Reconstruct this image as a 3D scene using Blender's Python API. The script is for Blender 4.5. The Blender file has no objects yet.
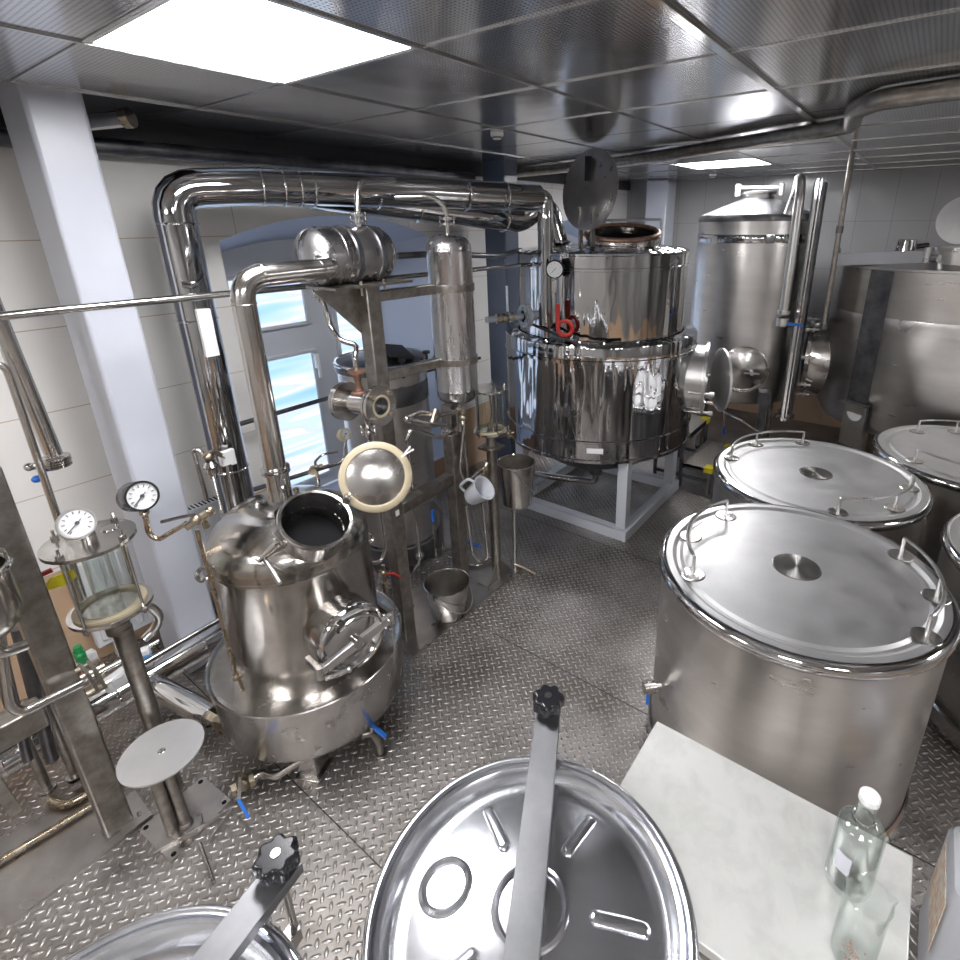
import bpy, math, random
from mathutils import Vector, Matrix
random.seed(7)
PI = math.pi
S = bpy.context.scene
COL = S.collection
V = Vector

# ------------------------------------------------------------------ mesh helpers
def basis(ax, ref=None):
    ax = V(ax).normalized()
    r = V(ref) if ref is not None else (V((0, 0, 1)) if abs(ax.z) < .9 else V((1, 0, 0)))
    u = (r - ax * r.dot(ax)).normalized()
    return u, ax.cross(u), ax

class MB:
    def __init__(s): s.v = []; s.f = []
    def add(s, vs, fs):
        n = len(s.v); s.v += [V(v) for v in vs]; s.f += [tuple(i + n for i in f) for f in fs]; return s
    def box(s, c, d, u=(1, 0, 0), w=(0, 0, 1)):
        u = V(u).normalized(); w = V(w).normalized(); v = w.cross(u).normalized(); w = u.cross(v); c = V(c)
        vs = [c + u * (a * d[0] / 2) + v * (b * d[1] / 2) + w * (e * d[2] / 2) for a in (-1, 1) for b in (-1, 1) for e in (-1, 1)]
        return s.add(vs, [(0, 1, 3, 2), (4, 6, 7, 5), (0, 4, 5, 1), (2, 3, 7, 6), (0, 2, 6, 4), (1, 5, 7, 3)])
    def beam(s, a, b, w, h, up=(0, 0, 1)):
        a = V(a); b = V(b); return s.box((a + b) / 2, ((b - a).length, w, h), (b - a), up)
    def lathe(s, prof, o, ax=(0, 0, 1), n=48, a0=0, a1=2 * PI, ref=None):
        u, w, ax = basis(ax, ref); o = V(o); full = abs(a1 - a0 - 2 * PI) < 1e-6; m = n if full else n + 1
        base = len(s.v); idx = []
        for (r, z) in prof:
            if r < 1e-6:
                s.v.append(o + ax * z); idx.append([len(s.v) - 1] * m)
            else:
                row = []
                for k in range(m):
                    a = a0 + (a1 - a0) * k / n
                    s.v.append(o + ax * z + (u * math.cos(a) + w * math.sin(a)) * r); row.append(len(s.v) - 1)
                idx.append(row)
        for i in range(len(prof) - 1):
            for k in range(n):
                k2 = (k + 1) % m
                q = [idx[i][k], idx[i][k2], idx[i + 1][k2], idx[i + 1][k]]
                q2 = []
                for t in q:
                    if t not in q2: q2.append(t)
                if len(q2) > 2: s.f.append(tuple(q2))
        return s
    def cyl(s, a, b, r, r2=None, n=24):
        a = V(a); b = V(b); L = (b - a).length; r2 = r if r2 is None else r2
        return s.lathe([(0, 0), (r, 0), (r2, L), (0, L)], a, b - a, n)
    def ring(s, a, b, ro, ri, n=32):
        a = V(a); b = V(b); L = (b - a).length
        return s.lathe([(ri, 0), (ro, 0), (ro, L), (ri, L), (ri, 0)], a, b - a, n)
    def torus(s, o, ax, R, r, n=48, m=10, a0=0, a1=2 * PI, ref=None):
        return s.lathe([(R + r * math.cos(t), r * math.sin(t)) for t in [2 * PI * k / m for k in range(m + 1)]], o, ax, n, a0, a1, ref)
    def tube(s, pts, r, fr=.03, n=12, seg=7, cap=True):
        pts = [V(p) for p in pts]; path = [pts[0]]
        for i in range(1, len(pts) - 1):
            p = pts[i]; a = pts[i - 1] - p; b = pts[i + 1] - p
            d = min(fr, a.length * .49, b.length * .49); ang = a.angle(b)
            if fr <= 0 or ang > 3.1: path.append(p); continue
            p0 = p + a.normalized() * d; p1 = p + b.normalized() * d
            for k in range(seg + 1):
                t = k / seg; path.append(p0 * (1 - t) ** 2 + p * 2 * t * (1 - t) + p1 * t * t)
        path.append(pts[-1])
        tan = []
        for i in range(len(path)):
            t = (path[min(i + 1, len(path) - 1)] - path[max(i - 1, 0)]); tan.append(t.normalized())
        u = basis(tan[0])[0]; rings = []
        for i, p in enumerate(path):
            t = tan[i]; u = (u - t * u.dot(t)).normalized(); w = t.cross(u); row = []
            for k in range(n):
                a = 2 * PI * k / n; s.v.append(p + (u * math.cos(a) + w * math.sin(a)) * r); row.append(len(s.v) - 1)
            rings.append(row)
        for i in range(len(rings) - 1):
            for k in range(n):
                s.f.append((rings[i][k], rings[i][(k + 1) % n], rings[i + 1][(k + 1) % n], rings[i + 1][k]))
        if cap: s.f.append(tuple(reversed(rings[0]))); s.f.append(tuple(rings[-1]))
        return s
    def prism(s, poly, o, u, w, d):       # polygon in the u,w plane, thickness d along u x w
        u = V(u).normalized(); w = V(w).normalized(); nn = u.cross(w); o = V(o); k = len(poly)
        vs = [o + u * a + w * b + nn * e for e in (0, d) for a, b in poly]
        fs = [tuple(reversed(range(k))), tuple(range(k, 2 * k))] + [(i, (i + 1) % k, (i + 1) % k + k, i + k) for i in range(k)]
        return s.add(vs, fs)
    def sphere(s, o, r, ax=(0, 0, 1), n=20, m=10, sq=1):
        return s.lathe([(r * math.sin(PI * k / m), -r * sq * math.cos(PI * k / m)) for k in range(m + 1)], o, ax, n)
    def xf(s, M):
        s.v = [M @ v for v in s.v]; return s

def link(name, mb, mat, parent=None, label=None, bev=0, sharp=38):
    off = parent['_o'] if parent is not None else None
    off = V(off) if off is not None else V((0, 0, 0))
    me = bpy.data.meshes.new(name)
    me.from_pydata([tuple(v - off) for v in mb.v], [], mb.f); me.update()
    import bmesh
    bm = bmesh.new(); bm.from_mesh(me); bmesh.ops.remove_doubles(bm, verts=bm.verts, dist=1e-5)
    bmesh.ops.recalc_face_normals(bm, faces=bm.faces); bm.to_mesh(me); bm.free()
    for p in me.polygons: p.use_smooth = True
    me.set_sharp_from_angle(angle=math.radians(sharp))
    if isinstance(mat, (list, tuple)):
        for m in mat: me.materials.append(m)
    else: me.materials.append(mat)
    o = bpy.data.objects.new(name, me); COL.objects.link(o)
    if bev:
        b = o.modifiers.new('bevel', 'BEVEL'); b.width = bev; b.segments = 2; b.limit_method = 'ANGLE'; b.angle_limit = .6
        b.harden_normals = False
    if parent is not None: o.parent = parent
    o['_o'] = list(off)
    if label: o['label'] = label
    return o

def thing(name, label, cat, loc, group=None, kind=None):
    o = bpy.data.objects.new(name, None); COL.objects.link(o); o.location = loc; o['_o'] = list(loc)
    o.empty_display_size = .05
    return tag(o, label, cat, group, kind)
def tag(o, label=None, cat=None, group=None, kind=None):
    if label: o['label'] = label
    if cat: o['category'] = cat
    if group: o['group'] = group
    if kind: o['kind'] = kind
    return o
def struct(name, mb, mat, label=None, **k):
    o = link(name, mb, mat, **k); return tag(o, label, None, None, 'structure')

# ------------------------------------------------------------------ materials
def nmat(name):
    m = bpy.data.materials.new(name); m.use_nodes = True; nt = m.node_tree; b = nt.nodes['Principled BSDF']
    return m, nt, b
def N(nt, t, **k):
    n = nt.nodes.new(t)
    for a, v in k.items():
        if a == 'ins':
            for i, x in v.items(): n.inputs[i].default_value = x
        else: setattr(n, a, v)
    return n
def mth(nt, op, a, b=None, c=None):
    n = nt.nodes.new('ShaderNodeMath'); n.operation = op
    for i, x in enumerate((a, b, c)):
        if x is None: continue
        if isinstance(x, (int, float)): n.inputs[i].default_value = x
        else: nt.links.new(x, n.inputs[i])
    return n.outputs[0]
def plain(name, col, rough=.5, metal=0, **k):
    m, nt, b = nmat(name); b.inputs['Base Color'].default_value = (*col, 1); b.inputs['Roughness'].default_value = rough
    b.inputs['Metallic'].default_value = metal
    for i, v in k.items(): b.inputs[i.replace('_', ' ')].default_value = v
    return m
def steel(name, c1, c2, r0, r1, scale=6, stretch=(1, 1, 1), bump=0.0, bscale=60, aniso=0, spec=.5, dist=.002, detail=5):
    m, nt, b = nmat(name); L = nt.links.new
    tc = N(nt, 'ShaderNodeTexCoord'); mp = N(nt, 'ShaderNodeMapping'); mp.inputs['Scale'].default_value = stretch
    L(tc.outputs['Object'], mp.inputs['Vector'])
    no = N(nt, 'ShaderNodeTexNoise', ins={'Scale': scale, 'Detail': detail, 'Roughness': .62}); L(mp.outputs[0], no.inputs['Vector'])
    cr = N(nt, 'ShaderNodeValToRGB'); cr.color_ramp.elements[0].position = .32; cr.color_ramp.elements[1].position = .68
    cr.color_ramp.elements[0].color = (*c1, 1); cr.color_ramp.elements[1].color = (*c2, 1)
    L(no.outputs['Fac'], cr.inputs['Fac']); L(cr.outputs['Color'], b.inputs['Base Color'])
    mr = N(nt, 'ShaderNodeMapRange', ins={'From Min': .3, 'From Max': .7, 'To Min': r0, 'To Max': r1})
    no2 = N(nt, 'ShaderNodeTexNoise', ins={'Scale': scale * 1.7, 'Detail': 4}); L(mp.outputs[0], no2.inputs['Vector'])
    L(no2.outputs['Fac'], mr.inputs['Value']); L(mr.outputs[0], b.inputs['Roughness'])
    b.inputs['Metallic'].default_value = 1
    if bump:
        n3 = N(nt, 'ShaderNodeTexNoise', ins={'Scale': bscale, 'Detail': 2}); L(mp.outputs[0], n3.inputs['Vector'])
        bp = N(nt, 'ShaderNodeBump', ins={'Strength': bump, 'Distance': dist}); L(n3.outputs['Fac'], bp.inputs['Height']); L(bp.outputs[0], b.inputs['Normal'])
    return m

M = {}
M['brushed'] = steel('brushed stainless steel', (.60, .59, .58), (.70, .69, .68), .26, .36, 3, bump=.03, bscale=25)
M['softpolish'] = steel('satin polished pressed sheet', (.68, .69, .72), (.76, .77, .80), .19, .27, 4, bump=.06, bscale=6, dist=.004)
M['lid'] = steel('scuffed stainless steel sheet', (.66, .66, .66), (.76, .75, .75), .40, .54, 5, bump=.05, bscale=18)
M['tankside'] = steel('brushed stainless steel tank wall', (.56, .54, .52), (.64, .62, .60), .27, .36, 3, (1, 1, 4), bump=.02, bscale=12)
M['polish'] = steel('polished stainless steel', (.60, .60, .61), (.70, .70, .70), .05, .09, 4, bump=.10, bscale=5, dist=.004)
M['mirror'] = steel('mirror polished stainless steel', (.46, .46, .47), (.56, .56, .57), .035, .07, 3, (1, 1, .16), bump=.6, bscale=7, dist=.045, detail=2)
M['chrome'] = plain('bright chromed steel', (.72, .72, .74), .07, 1)
M['boiler'] = steel('heat stained stainless steel', (.34, .315, .29), (.56, .54, .515), .12, .24, 6, (1, 1, .8), bump=.06, bscale=14)
M['tray'] = steel('dented stainless steel', (.42, .40, .38), (.58, .56, .54), .15, .30, 6, bump=.25, bscale=9, dist=.006)
M['pipe'] = steel('stainless steel pipe', (.48, .46, .44), (.60, .58, .56), .15, .25, 8)
M['cond'] = steel('streaked stainless steel', (.36, .35, .35), (.58, .57, .58), .20, .36, 14, (1, 1, .12), bump=.05, bscale=14)
M['oldsteel'] = steel('dull mottled structural steel', (.24, .22, .195), (.40, .375, .345), .28, .42, 22, bump=.3, bscale=45)
M['dark'] = steel('dark stained and shaded steel', (.12, .12, .13), (.24, .24, .25), .32, .5, 9)
M['plate'] = steel('worn flat steel plate', (.33, .31, .30), (.48, .46, .44), .24, .45, 5, bump=.1, bscale=20)
M['brass'] = steel('tarnished brass', (.30, .25, .18), (.46, .40, .31), .25, .4, 20)
M['tarnpipe'] = steel('brown tarnished pipe', (.34, .27, .19), (.50, .43, .34), .2, .34, 20)
M['rust'] = steel('rusty painted flange', (.30, .15, .10), (.42, .30, .24), .4, .6, 40)
M['bolt'] = plain('zinc plated bolt', (.62, .56, .46), .28, 1)
M['blackplastic'] = plain('glossy black plastic', (.012, .012, .015), .22)
M['bar'] = steel('satin steel flat bar', (.20, .20, .21), (.29, .29, .30), .36, .5, 6, bump=.04, bscale=30)
M['duct'] = steel('polished duct sheet', (.42, .42, .43), (.52, .52, .53), .05, .09, 4, bump=.3, bscale=5, dist=.010, detail=2)
M['rubber'] = plain('black rubber', (.02, .02, .02), .6)
M['gasket'] = plain('cream silicone gasket', (.40, .34, .235), .45)
M['white'] = plain('white plastic', (.80, .80, .80), .4)
M['dial'] = plain('matt white dial', (.58, .58, .58), .5)
M['milky'] = plain('milky white plastic', (.62, .64, .68), .35, 0, Transmission_Weight=.25)
M['blue'] = plain('blue plastic grip', (.02, .16, .62), .35)
M['red'] = plain('red painted metal', (.42, .025, .02), .35)
M['green'] = plain('green valve body', (.03, .30, .10), .4)
M['yellow'] = plain('yellow plastic', (.78, .66, .02), .45)
M['greypaint'] = plain('grey painted steel', (.38, .40, .44), .35)
M['greyblue'] = plain('light grey painted steel', (.52, .54, .58), .32)
M['radiator'] = plain('white enamelled radiator', (.72, .73, .76), .3)
M['white_letter'] = plain('printed ink', (.05, .05, .06), .5)
M['beige'] = plain('cream painted duct', (.55, .50, .42), .5)
M['void'] = plain('painted opening shade', (.012, .012, .013), .9, 0, Specular_IOR_Level=.05)  # near black stands in for unlit plenum, hatch insides, slots and holes
M['board'] = plain('brown board', (.42, .27, .16), .7)
M['amber'] = plain('brown crumbs', (.35, .16, .07), .7)

# column paint with a little gloss and grime
m, nt, b = nmat('blue grey enamel paint'); L = nt.links.new
tc = N(nt, 'ShaderNodeTexCoord'); no = N(nt, 'ShaderNodeTexNoise', ins={'Scale': 3.5, 'Detail': 6}); L(tc.outputs['Object'], no.inputs['Vector'])
cr = N(nt, 'ShaderNodeValToRGB'); cr.color_ramp.elements[0].color = (.44, .46, .52, 1); cr.color_ramp.elements[1].color = (.56, .58, .64, 1)
L(no.outputs['Fac'], cr.inputs['Fac']); L(cr.outputs['Color'], b.inputs['Base Color']); b.inputs['Roughness'].default_value = .3
no2 = N(nt, 'ShaderNodeTexNoise', ins={'Scale': 10, 'Detail': 3}); L(tc.outputs['Object'], no2.inputs['Vector'])
bp = N(nt, 'ShaderNodeBump', ins={'Strength': .25, 'Distance': .006}); L(no2.outputs['Fac'], bp.inputs['Height']); L(bp.outputs[0], b.inputs['Normal'])
M['column'] = m
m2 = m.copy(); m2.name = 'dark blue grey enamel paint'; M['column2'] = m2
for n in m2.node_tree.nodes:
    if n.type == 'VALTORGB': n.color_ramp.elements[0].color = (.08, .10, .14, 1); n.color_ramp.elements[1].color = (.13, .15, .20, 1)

def tiles(name, axis, w, h, c1, grout, rough=.14, off=(0, 0)):
    m, nt, b = nmat(name); L = nt.links.new
    tc = N(nt, 'ShaderNodeTexCoord'); sp = N(nt, 'ShaderNodeSeparateXYZ'); L(tc.outputs['Object'], sp.inputs[0])
    u = sp.outputs[axis]; z = sp.outputs[2]
    uu = mth(nt, 'FRACT', mth(nt, 'DIVIDE', mth(nt, 'ADD', u, 50 + off[0]), w)); zz = mth(nt, 'FRACT', mth(nt, 'DIVIDE', mth(nt, 'ADD', z, 50 + off[1]), h))
    g = .0022
    gu = mth(nt, 'LESS_THAN', mth(nt, 'MULTIPLY', mth(nt, 'SUBTRACT', .5, mth(nt, 'ABSOLUTE', mth(nt, 'SUBTRACT', uu, .5))), w), g)
    gz = mth(nt, 'LESS_THAN', mth(nt, 'MULTIPLY', mth(nt, 'SUBTRACT', .5, mth(nt, 'ABSOLUTE', mth(nt, 'SUBTRACT', zz, .5))), h), g)
    gr = mth(nt, 'MAXIMUM', gu, gz)
    low = mth(nt, 'LESS_THAN', z, .56)
    no = N(nt, 'ShaderNodeTexNoise', ins={'Scale': 5, 'Detail': 4}); L(tc.outputs['Object'], no.inputs['Vector'])
    ca = N(nt, 'ShaderNodeMix', data_type='RGBA'); ca.inputs['A'].default_value = (*c1, 1); ca.inputs['B'].default_value = tuple(x * .93 for x in c1) + (1,)
    L(no.outputs['Fac'], ca.inputs['Factor'])
    cl = N(nt, 'ShaderNodeMix', data_type='RGBA'); L(low, cl.inputs['Factor']); L(ca.outputs['Result'], cl.inputs['A']); cl.inputs['B'].default_value = (.52, .36, .24, 1)
    cg = N(nt, 'ShaderNodeMix', data_type='RGBA'); L(gr, cg.inputs['Factor']); L(cl.outputs['Result'], cg.inputs['A']); cg.inputs['B'].default_value = (*grout, 1)
    L(cg.outputs['Result'], b.inputs['Base Color'])
    ro = N(nt, 'ShaderNodeMapRange', ins={'To Min': rough, 'To Max': .6}); L(gr, ro.inputs['Value']); L(ro.outputs[0], b.inputs['Roughness'])
    hgt = mth(nt, 'ADD', mth(nt, 'MULTIPLY', gr, -1), mth(nt, 'MULTIPLY', no.outputs['Fac'], .5))
    bp = N(nt, 'ShaderNodeBump', ins={'Strength': .25, 'Distance': .002}); L(hgt, bp.inputs['Height']); L(bp.outputs[0], b.inputs['Normal'])
    return m
M['tileL'] = tiles('glazed wall tile with tan skirting band', 0, .62, .37, (.80, .78, .75), (.48, .38, .29), off=(.50, .11))
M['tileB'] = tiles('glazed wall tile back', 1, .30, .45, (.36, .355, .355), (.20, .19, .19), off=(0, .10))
M['reveal'] = plain('pale blue grey painted reveal', (.52, .58, .72), .5)

# floor: lozenge tread plate
m, nt, b = nmat('lozenge tread plate'); L = nt.links.new
tc = N(nt, 'ShaderNodeTexCoord'); mp = N(nt, 'ShaderNodeMapping'); mp.inputs['Rotation'].default_value = (0, 0, math.radians(41)); mp.inputs['Scale'].default_value = (1, 1, 1)
L(tc.outputs['Object'], mp.inputs['Vector']); sp = N(nt, 'ShaderNodeSeparateXYZ'); L(mp.outputs[0], sp.inputs[0])
a = .031
cu = mth(nt, 'DIVIDE', mth(nt, 'ADD', sp.outputs[0], 50), a); cv = mth(nt, 'DIVIDE', mth(nt, 'ADD', sp.outputs[1], 50), a)
def loz(par):
    # one lozenge per cell of the checkerboard with this parity, reaching a little into its neighbours
    outs = []
    iu = mth(nt, 'FLOOR', cu); iv = mth(nt, 'FLOOR', cv)
    fu = mth(nt, 'SUBTRACT', mth(nt, 'FRACT', cu), .5); fv = mth(nt, 'SUBTRACT', mth(nt, 'FRACT', cv), .5)
    p = mth(nt, 'MODULO', mth(nt, 'ADD', iu, iv), 2)
    return iu, iv, fu, fv, p
iu, iv, fu, fv, p = loz(0)
au = mth(nt, 'ABSOLUTE', fu); av = mth(nt, 'ABSOLUTE', fv)
def ell(x, y, lx, ly):
    return mth(nt, 'ADD', mth(nt, 'POWER', mth(nt, 'DIVIDE', x, lx), 1.7), mth(nt, 'POWER', mth(nt, 'DIVIDE', y, ly), 1.7))
own_h = ell(au, av, .54, .20); own_v = ell(au, av, .20, .54)
own = mth(nt, 'ADD', mth(nt, 'MULTIPLY', p, own_h), mth(nt, 'MULTIPLY', mth(nt, 'SUBTRACT', 1, p), own_v))
# tip of the neighbouring lozenge that pokes into this cell: in a p=1 (horizontal) cell the vertical neighbours lie above/below
tip1 = ell(au, mth(nt, 'SUBTRACT', 1, av), .20, .54); tip0 = ell(mth(nt, 'SUBTRACT', 1, au), av, .54, .20)
tip = mth(nt, 'ADD', mth(nt, 'MULTIPLY', p, tip1), mth(nt, 'MULTIPLY', mth(nt, 'SUBTRACT', 1, p), tip0))
dmin = mth(nt, 'MINIMUM', own, tip)
hh = N(nt, 'ShaderNodeMapRange', interpolation_type='SMOOTHSTEP', ins={'From Min': 1.25, 'From Max': .15, 'To Min': 0, 'To Max': 1}); L(dmin, hh.inputs['Value'])
bp = N(nt, 'ShaderNodeBump', ins={'Strength': .75, 'Distance': .0045}); L(hh.outputs[0], bp.inputs['Height']); L(bp.outputs[0], b.inputs['Normal'])
no = N(nt, 'ShaderNodeTexNoise', ins={'Scale': 1.6, 'Detail': 7, 'Roughness': .65}); L(tc.outputs['Object'], no.inputs['Vector'])
cr = N(nt, 'ShaderNodeValToRGB'); cr.color_ramp.elements[0].position = .35; cr.color_ramp.elements[1].position = .62
cr.color_ramp.elements[0].color = (.17, .15, .13, 1); cr.color_ramp.elements[1].color = (.42, .395, .375, 1); L(no.outputs['Fac'], cr.inputs['Fac'])
cm = N(nt, 'ShaderNodeMix', data_type='RGBA'); L(mth(nt, 'MULTIPLY', hh.outputs[0], .8), cm.inputs['Factor']); L(cr.outputs['Color'], cm.inputs['A']); cm.inputs['B'].default_value = (.58, .56, .55, 1)
L(cm.outputs['Result'], b.inputs['Base Color']); b.inputs['Metallic'].default_value = .8
mr = N(nt, 'ShaderNodeMapRange', ins={'To Min': .46, 'To Max': .27}); L(hh.outputs[0], mr.inputs['Value']); L(mr.outputs[0], b.inputs['Roughness'])
M['floor'] = m

# ceiling: brushed perforated metal tiles
m, nt, b = nmat('perforated metal ceiling tile'); L = nt.links.new
tc = N(nt, 'ShaderNodeTexCoord'); sp = N(nt, 'ShaderNodeSeparateXYZ'); L(tc.outputs['Object'], sp.inputs[0])
pu = mth(nt, 'SUBTRACT', mth(nt, 'FRACT', mth(nt, 'DIVIDE', mth(nt, 'ADD', sp.outputs[0], 50), .0125)), .5)
pv = mth(nt, 'SUBTRACT', mth(nt, 'FRACT', mth(nt, 'DIVIDE', mth(nt, 'ADD', sp.outputs[1], 50), .0125)), .5)
dd = mth(nt, 'ADD', mth(nt, 'MULTIPLY', pu, pu), mth(nt, 'MULTIPLY', pv, pv))
hole = mth(nt, 'LESS_THAN', dd, .055)
cm = N(nt, 'ShaderNodeMix', data_type='RGBA'); L(hole, cm.inputs['Factor']); cm.inputs['A'].default_value = (.60, .605, .62, 1); cm.inputs['B'].default_value = (.16, .16, .17, 1)
L(cm.outputs['Result'], b.inputs['Base Color']); b.inputs['Metallic'].default_value = .92
no = N(nt, 'ShaderNodeTexNoise', ins={'Scale': 2.5, 'Detail': 2}); L(tc.outputs['Object'], no.inputs['Vector'])
b.inputs['Roughness'].default_value = .17
bp = N(nt, 'ShaderNodeBump', ins={'Strength': .35, 'Distance': .012}); L(no.outputs['Fac'], bp.inputs['Height']); L(bp.outputs[0], b.inputs['Normal'])
M['ceil'] = m
M['gridbar'] = plain('aluminium ceiling grid bar', (.62, .62, .62), .25, 1)
M['gridmirror'] = plain('polished ceiling strip', (.75, .75, .74), .12, 1)

def emis(name, col, s):
    m, nt, b = nmat(name); b.inputs['Base Color'].default_value = (*col, 1); b.inputs['Emission Color'].default_value = (*col, 1); b.inputs['Emission Strength'].default_value = s
    b.inputs['Roughness'].default_value = .5
    return m
M['lamp'] = emis('lit diffuser panel', (.985, .98, 1.0), 34)
# daylight seen through the streaked window film
m, nt, b = nmat('daylit streaked window glass'); L = nt.links.new
tc = N(nt, 'ShaderNodeTexCoord'); mp = N(nt, 'ShaderNodeMapping'); mp.inputs['Rotation'].default_value = (0, math.radians(-13), 0); mp.inputs['Scale'].default_value = (.45, 1, 4.6)
L(tc.outputs['Object'], mp.inputs['Vector'])
no = N(nt, 'ShaderNodeTexNoise', ins={'Scale': 1.9, 'Detail': 1.6, 'Roughness': .45, 'Distortion': .2}); L(mp.outputs[0], no.inputs['Vector'])
cr = N(nt, 'ShaderNodeValToRGB'); e = cr.color_ramp.elements
e[0].position = .25; e[0].color = (.24, .46, .86, 1); e[1].position = .78; e[1].color = (.90, .90, .98, 1)
for p_, c_ in ((.38, (.36, .62, .93)), (.46, (.56, .70, .95)), (.52, (.86, .90, .97)), (.57, (.60, .66, .92)), (.63, (.55, .78, .97)), (.70, (.84, .92, .97))):
    x = e.new(p_); x.color = (*c_, 1)
L(no.outputs['Fac'], cr.inputs['Fac']); L(cr.outputs['Color'], b.inputs['Emission Color']); b.inputs['Emission Strength'].default_value = 1.0
b.inputs['Base Color'].default_value = (.1, .12, .15, 1); b.inputs['Roughness'].default_value = .15
M['sky'] = m
m, nt, b = nmat('clear glass'); b.inputs['Base Color'].default_value = (.97, .985, .975, 1); b.inputs['Transmission Weight'].default_value = 1; b.inputs['Roughness'].default_value = .02; b.inputs['IOR'].default_value = 1.45
M['glass'] = m
def clearmat(name, tint, refl, rough=.02, ior=1.45):
    # thin walled clear material: mostly transparent, fresnel weighted mirror on top
    m, nt, b = nmat(name); L = nt.links.new; nt.nodes.remove(b); out = [n for n in nt.nodes if n.type == 'OUTPUT_MATERIAL'][0]
    tr = N(nt, 'ShaderNodeBsdfTransparent'); tr.inputs[0].default_value = (*tint, 1)
    gl = N(nt, 'ShaderNodeBsdfGlossy'); gl.inputs['Roughness'].default_value = rough; gl.inputs['Color'].default_value = (.95, .97, .96, 1)
    lw = N(nt, 'ShaderNodeLayerWeight'); lw.inputs['Blend'].default_value = .35
    cmx = N(nt, 'ShaderNodeMix', data_type='RGBA'); cmx.inputs['A'].default_value = (*tint, 1); cmx.inputs['B'].default_value = (.38, .44, .42, 1)
    L(mth(nt, 'POWER', lw.outputs['Facing'], 3.5), cmx.inputs['Factor']); L(cmx.outputs['Result'], tr.inputs[0])
    f = mth(nt, 'ADD', mth(nt, 'MULTIPLY', mth(nt, 'POWER', lw.outputs['Facing'], 2.2), refl), .05)
    mx = N(nt, 'ShaderNodeMixShader'); L(f, mx.inputs[0]); L(tr.outputs[0], mx.inputs[1]); L(gl.outputs[0], mx.inputs[2]); L(mx.outputs[0], out.inputs['Surface'])
    return m
M['thinglass'] = clearmat('thin clear glass', (.972, .985, .978), .75)
M['liquid'] = clearmat('water clear spirit', (.975, .98, .98), .35)
# table top
m, nt, b = nmat('pale scratched sheet metal table top'); L = nt.links.new
tc = N(nt, 'ShaderNodeTexCoord'); no = N(nt, 'ShaderNodeTexNoise', ins={'Scale': 14, 'Detail': 6, 'Roughness': .6, 'Distortion': .3}); L(tc.outputs['Object'], no.inputs['Vector'])
cr = N(nt, 'ShaderNodeValToRGB'); cr.color_ramp.elements[0].position = .36; cr.color_ramp.elements[1].position = .55
cr.color_ramp.elements[0].color = (.68, .68, .65, 1); cr.color_ramp.elements[1].color = (.76, .76, .73, 1); L(no.outputs['Fac'], cr.inputs['Fac']); L(cr.outputs['Color'], b.inputs['Base Color'])
b.inputs['Metallic'].default_value = .35; b.inputs['Roughness'].default_value = .3
M['table'] = m
# label print: pale sheet with orange lines of ink
m, nt, b = nmat('printed paper label'); L = nt.links.new
tc = N(nt, 'ShaderNodeTexCoord'); no = N(nt, 'ShaderNodeTexNoise', ins={'Scale': 45, 'Detail': 3}); L(tc.outputs['Object'], no.inputs['Vector'])
cr = N(nt, 'ShaderNodeValToRGB'); cr.color_ramp.elements[0].position = .42; cr.color_ramp.elements[1].position = .56
cr.color_ramp.elements[0].color = (.74, .52, .38, 1); cr.color_ramp.elements[1].color = (.80, .76, .66, 1); L(no.outputs['Fac'], cr.inputs['Fac']); L(cr.outputs['Color'], b.inputs['Base Color'])
b.inputs['Roughness'].default_value = .5
M['label'] = m
# brushed circular discs
m, nt, b = nmat('radially brushed steel disc'); L = nt.links.new
b.inputs['Metallic'].default_value = 1; b.inputs['Roughness'].default_value = .26; b.inputs['Base Color'].default_value = (.60, .58, .56, 1); b.inputs['Anisotropic'].default_value = .9
tg = N(nt, 'ShaderNodeTangent'); tg.direction_type = 'RADIAL'; tg.axis = 'Z'; L(tg.outputs[0], b.inputs['Tangent'])
M['disc'] = m

# ------------------------------------------------------------------ setting
ZC = 2.555; YW = 3.15; XB = 6.3; YR = -3.0; XF = -2.2
GX = lambda i: .645 + .559 * i
GY = lambda j: -.06 + .648 * j
# floor plates
f = MB(); f.box(((XF + XB) / 2, (YR + YW) / 2, -.03), (XB - XF, YW - YR, .06)); struct('floor', f, M['floor'])
for k, x in enumerate((.68, 1.78, 2.88)):
    struct('trim_%d' % (k + 1), MB().box((x, .1, .0004), (.004, 6.2, .0012)), M['rubber'])
# ceiling: tiles in a grid
LIGHTS = {(0, 2): 1, (7, 2): 2, (-2, -3): 3, (4, -4): 4, (-4, 2): 5, (-3, -1): 6}  # first two panels are in view, the others are added unseen to brighten the room
c = MB()
for i in range(-6, 11):
    for j in range(-5, 5):
        if (i, j) in LIGHTS: continue
        x0, x1, y0, y1 = GX(i), GX(i + 1), GY(j), GY(j + 1)
        if x0 > XB: continue
        x1 = min(x1, XB + .02)
        y1 = min(y1, YW)
        if j == 4 and i <= 0: continue
        if y0 >= YW: continue
        tl = .0 if (i, j) != (1, 4) else .018
        g = .006
        z = ZC
        c.add([(x0 + g, y0 + g, z), (x1 - g, y0 + g, z), (x1 - g, y1 - g, z + tl), (x0 + g, y1 - g, z + tl),
               (x0 + g, y0 + g, z + .012), (x1 - g, y0 + g, z + .012), (x1 - g, y1 - g, z + .012 + tl), (x0 + g, y1 - g, z + .012 + tl)],
              [(3, 2, 1, 0), (4, 5, 6, 7), (0, 1, 5, 4), (1, 2, 6, 5), (2, 3, 7, 6), (3, 0, 4, 7)])
struct('ceiling', c, M['ceil'])
c = MB(); c.box(((XF + XB) / 2, (YR + YW) / 2, ZC + .33), (XB - XF + .4, YW - YR + .4, .04)); struct('trim_4', c, M['void'])
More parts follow.
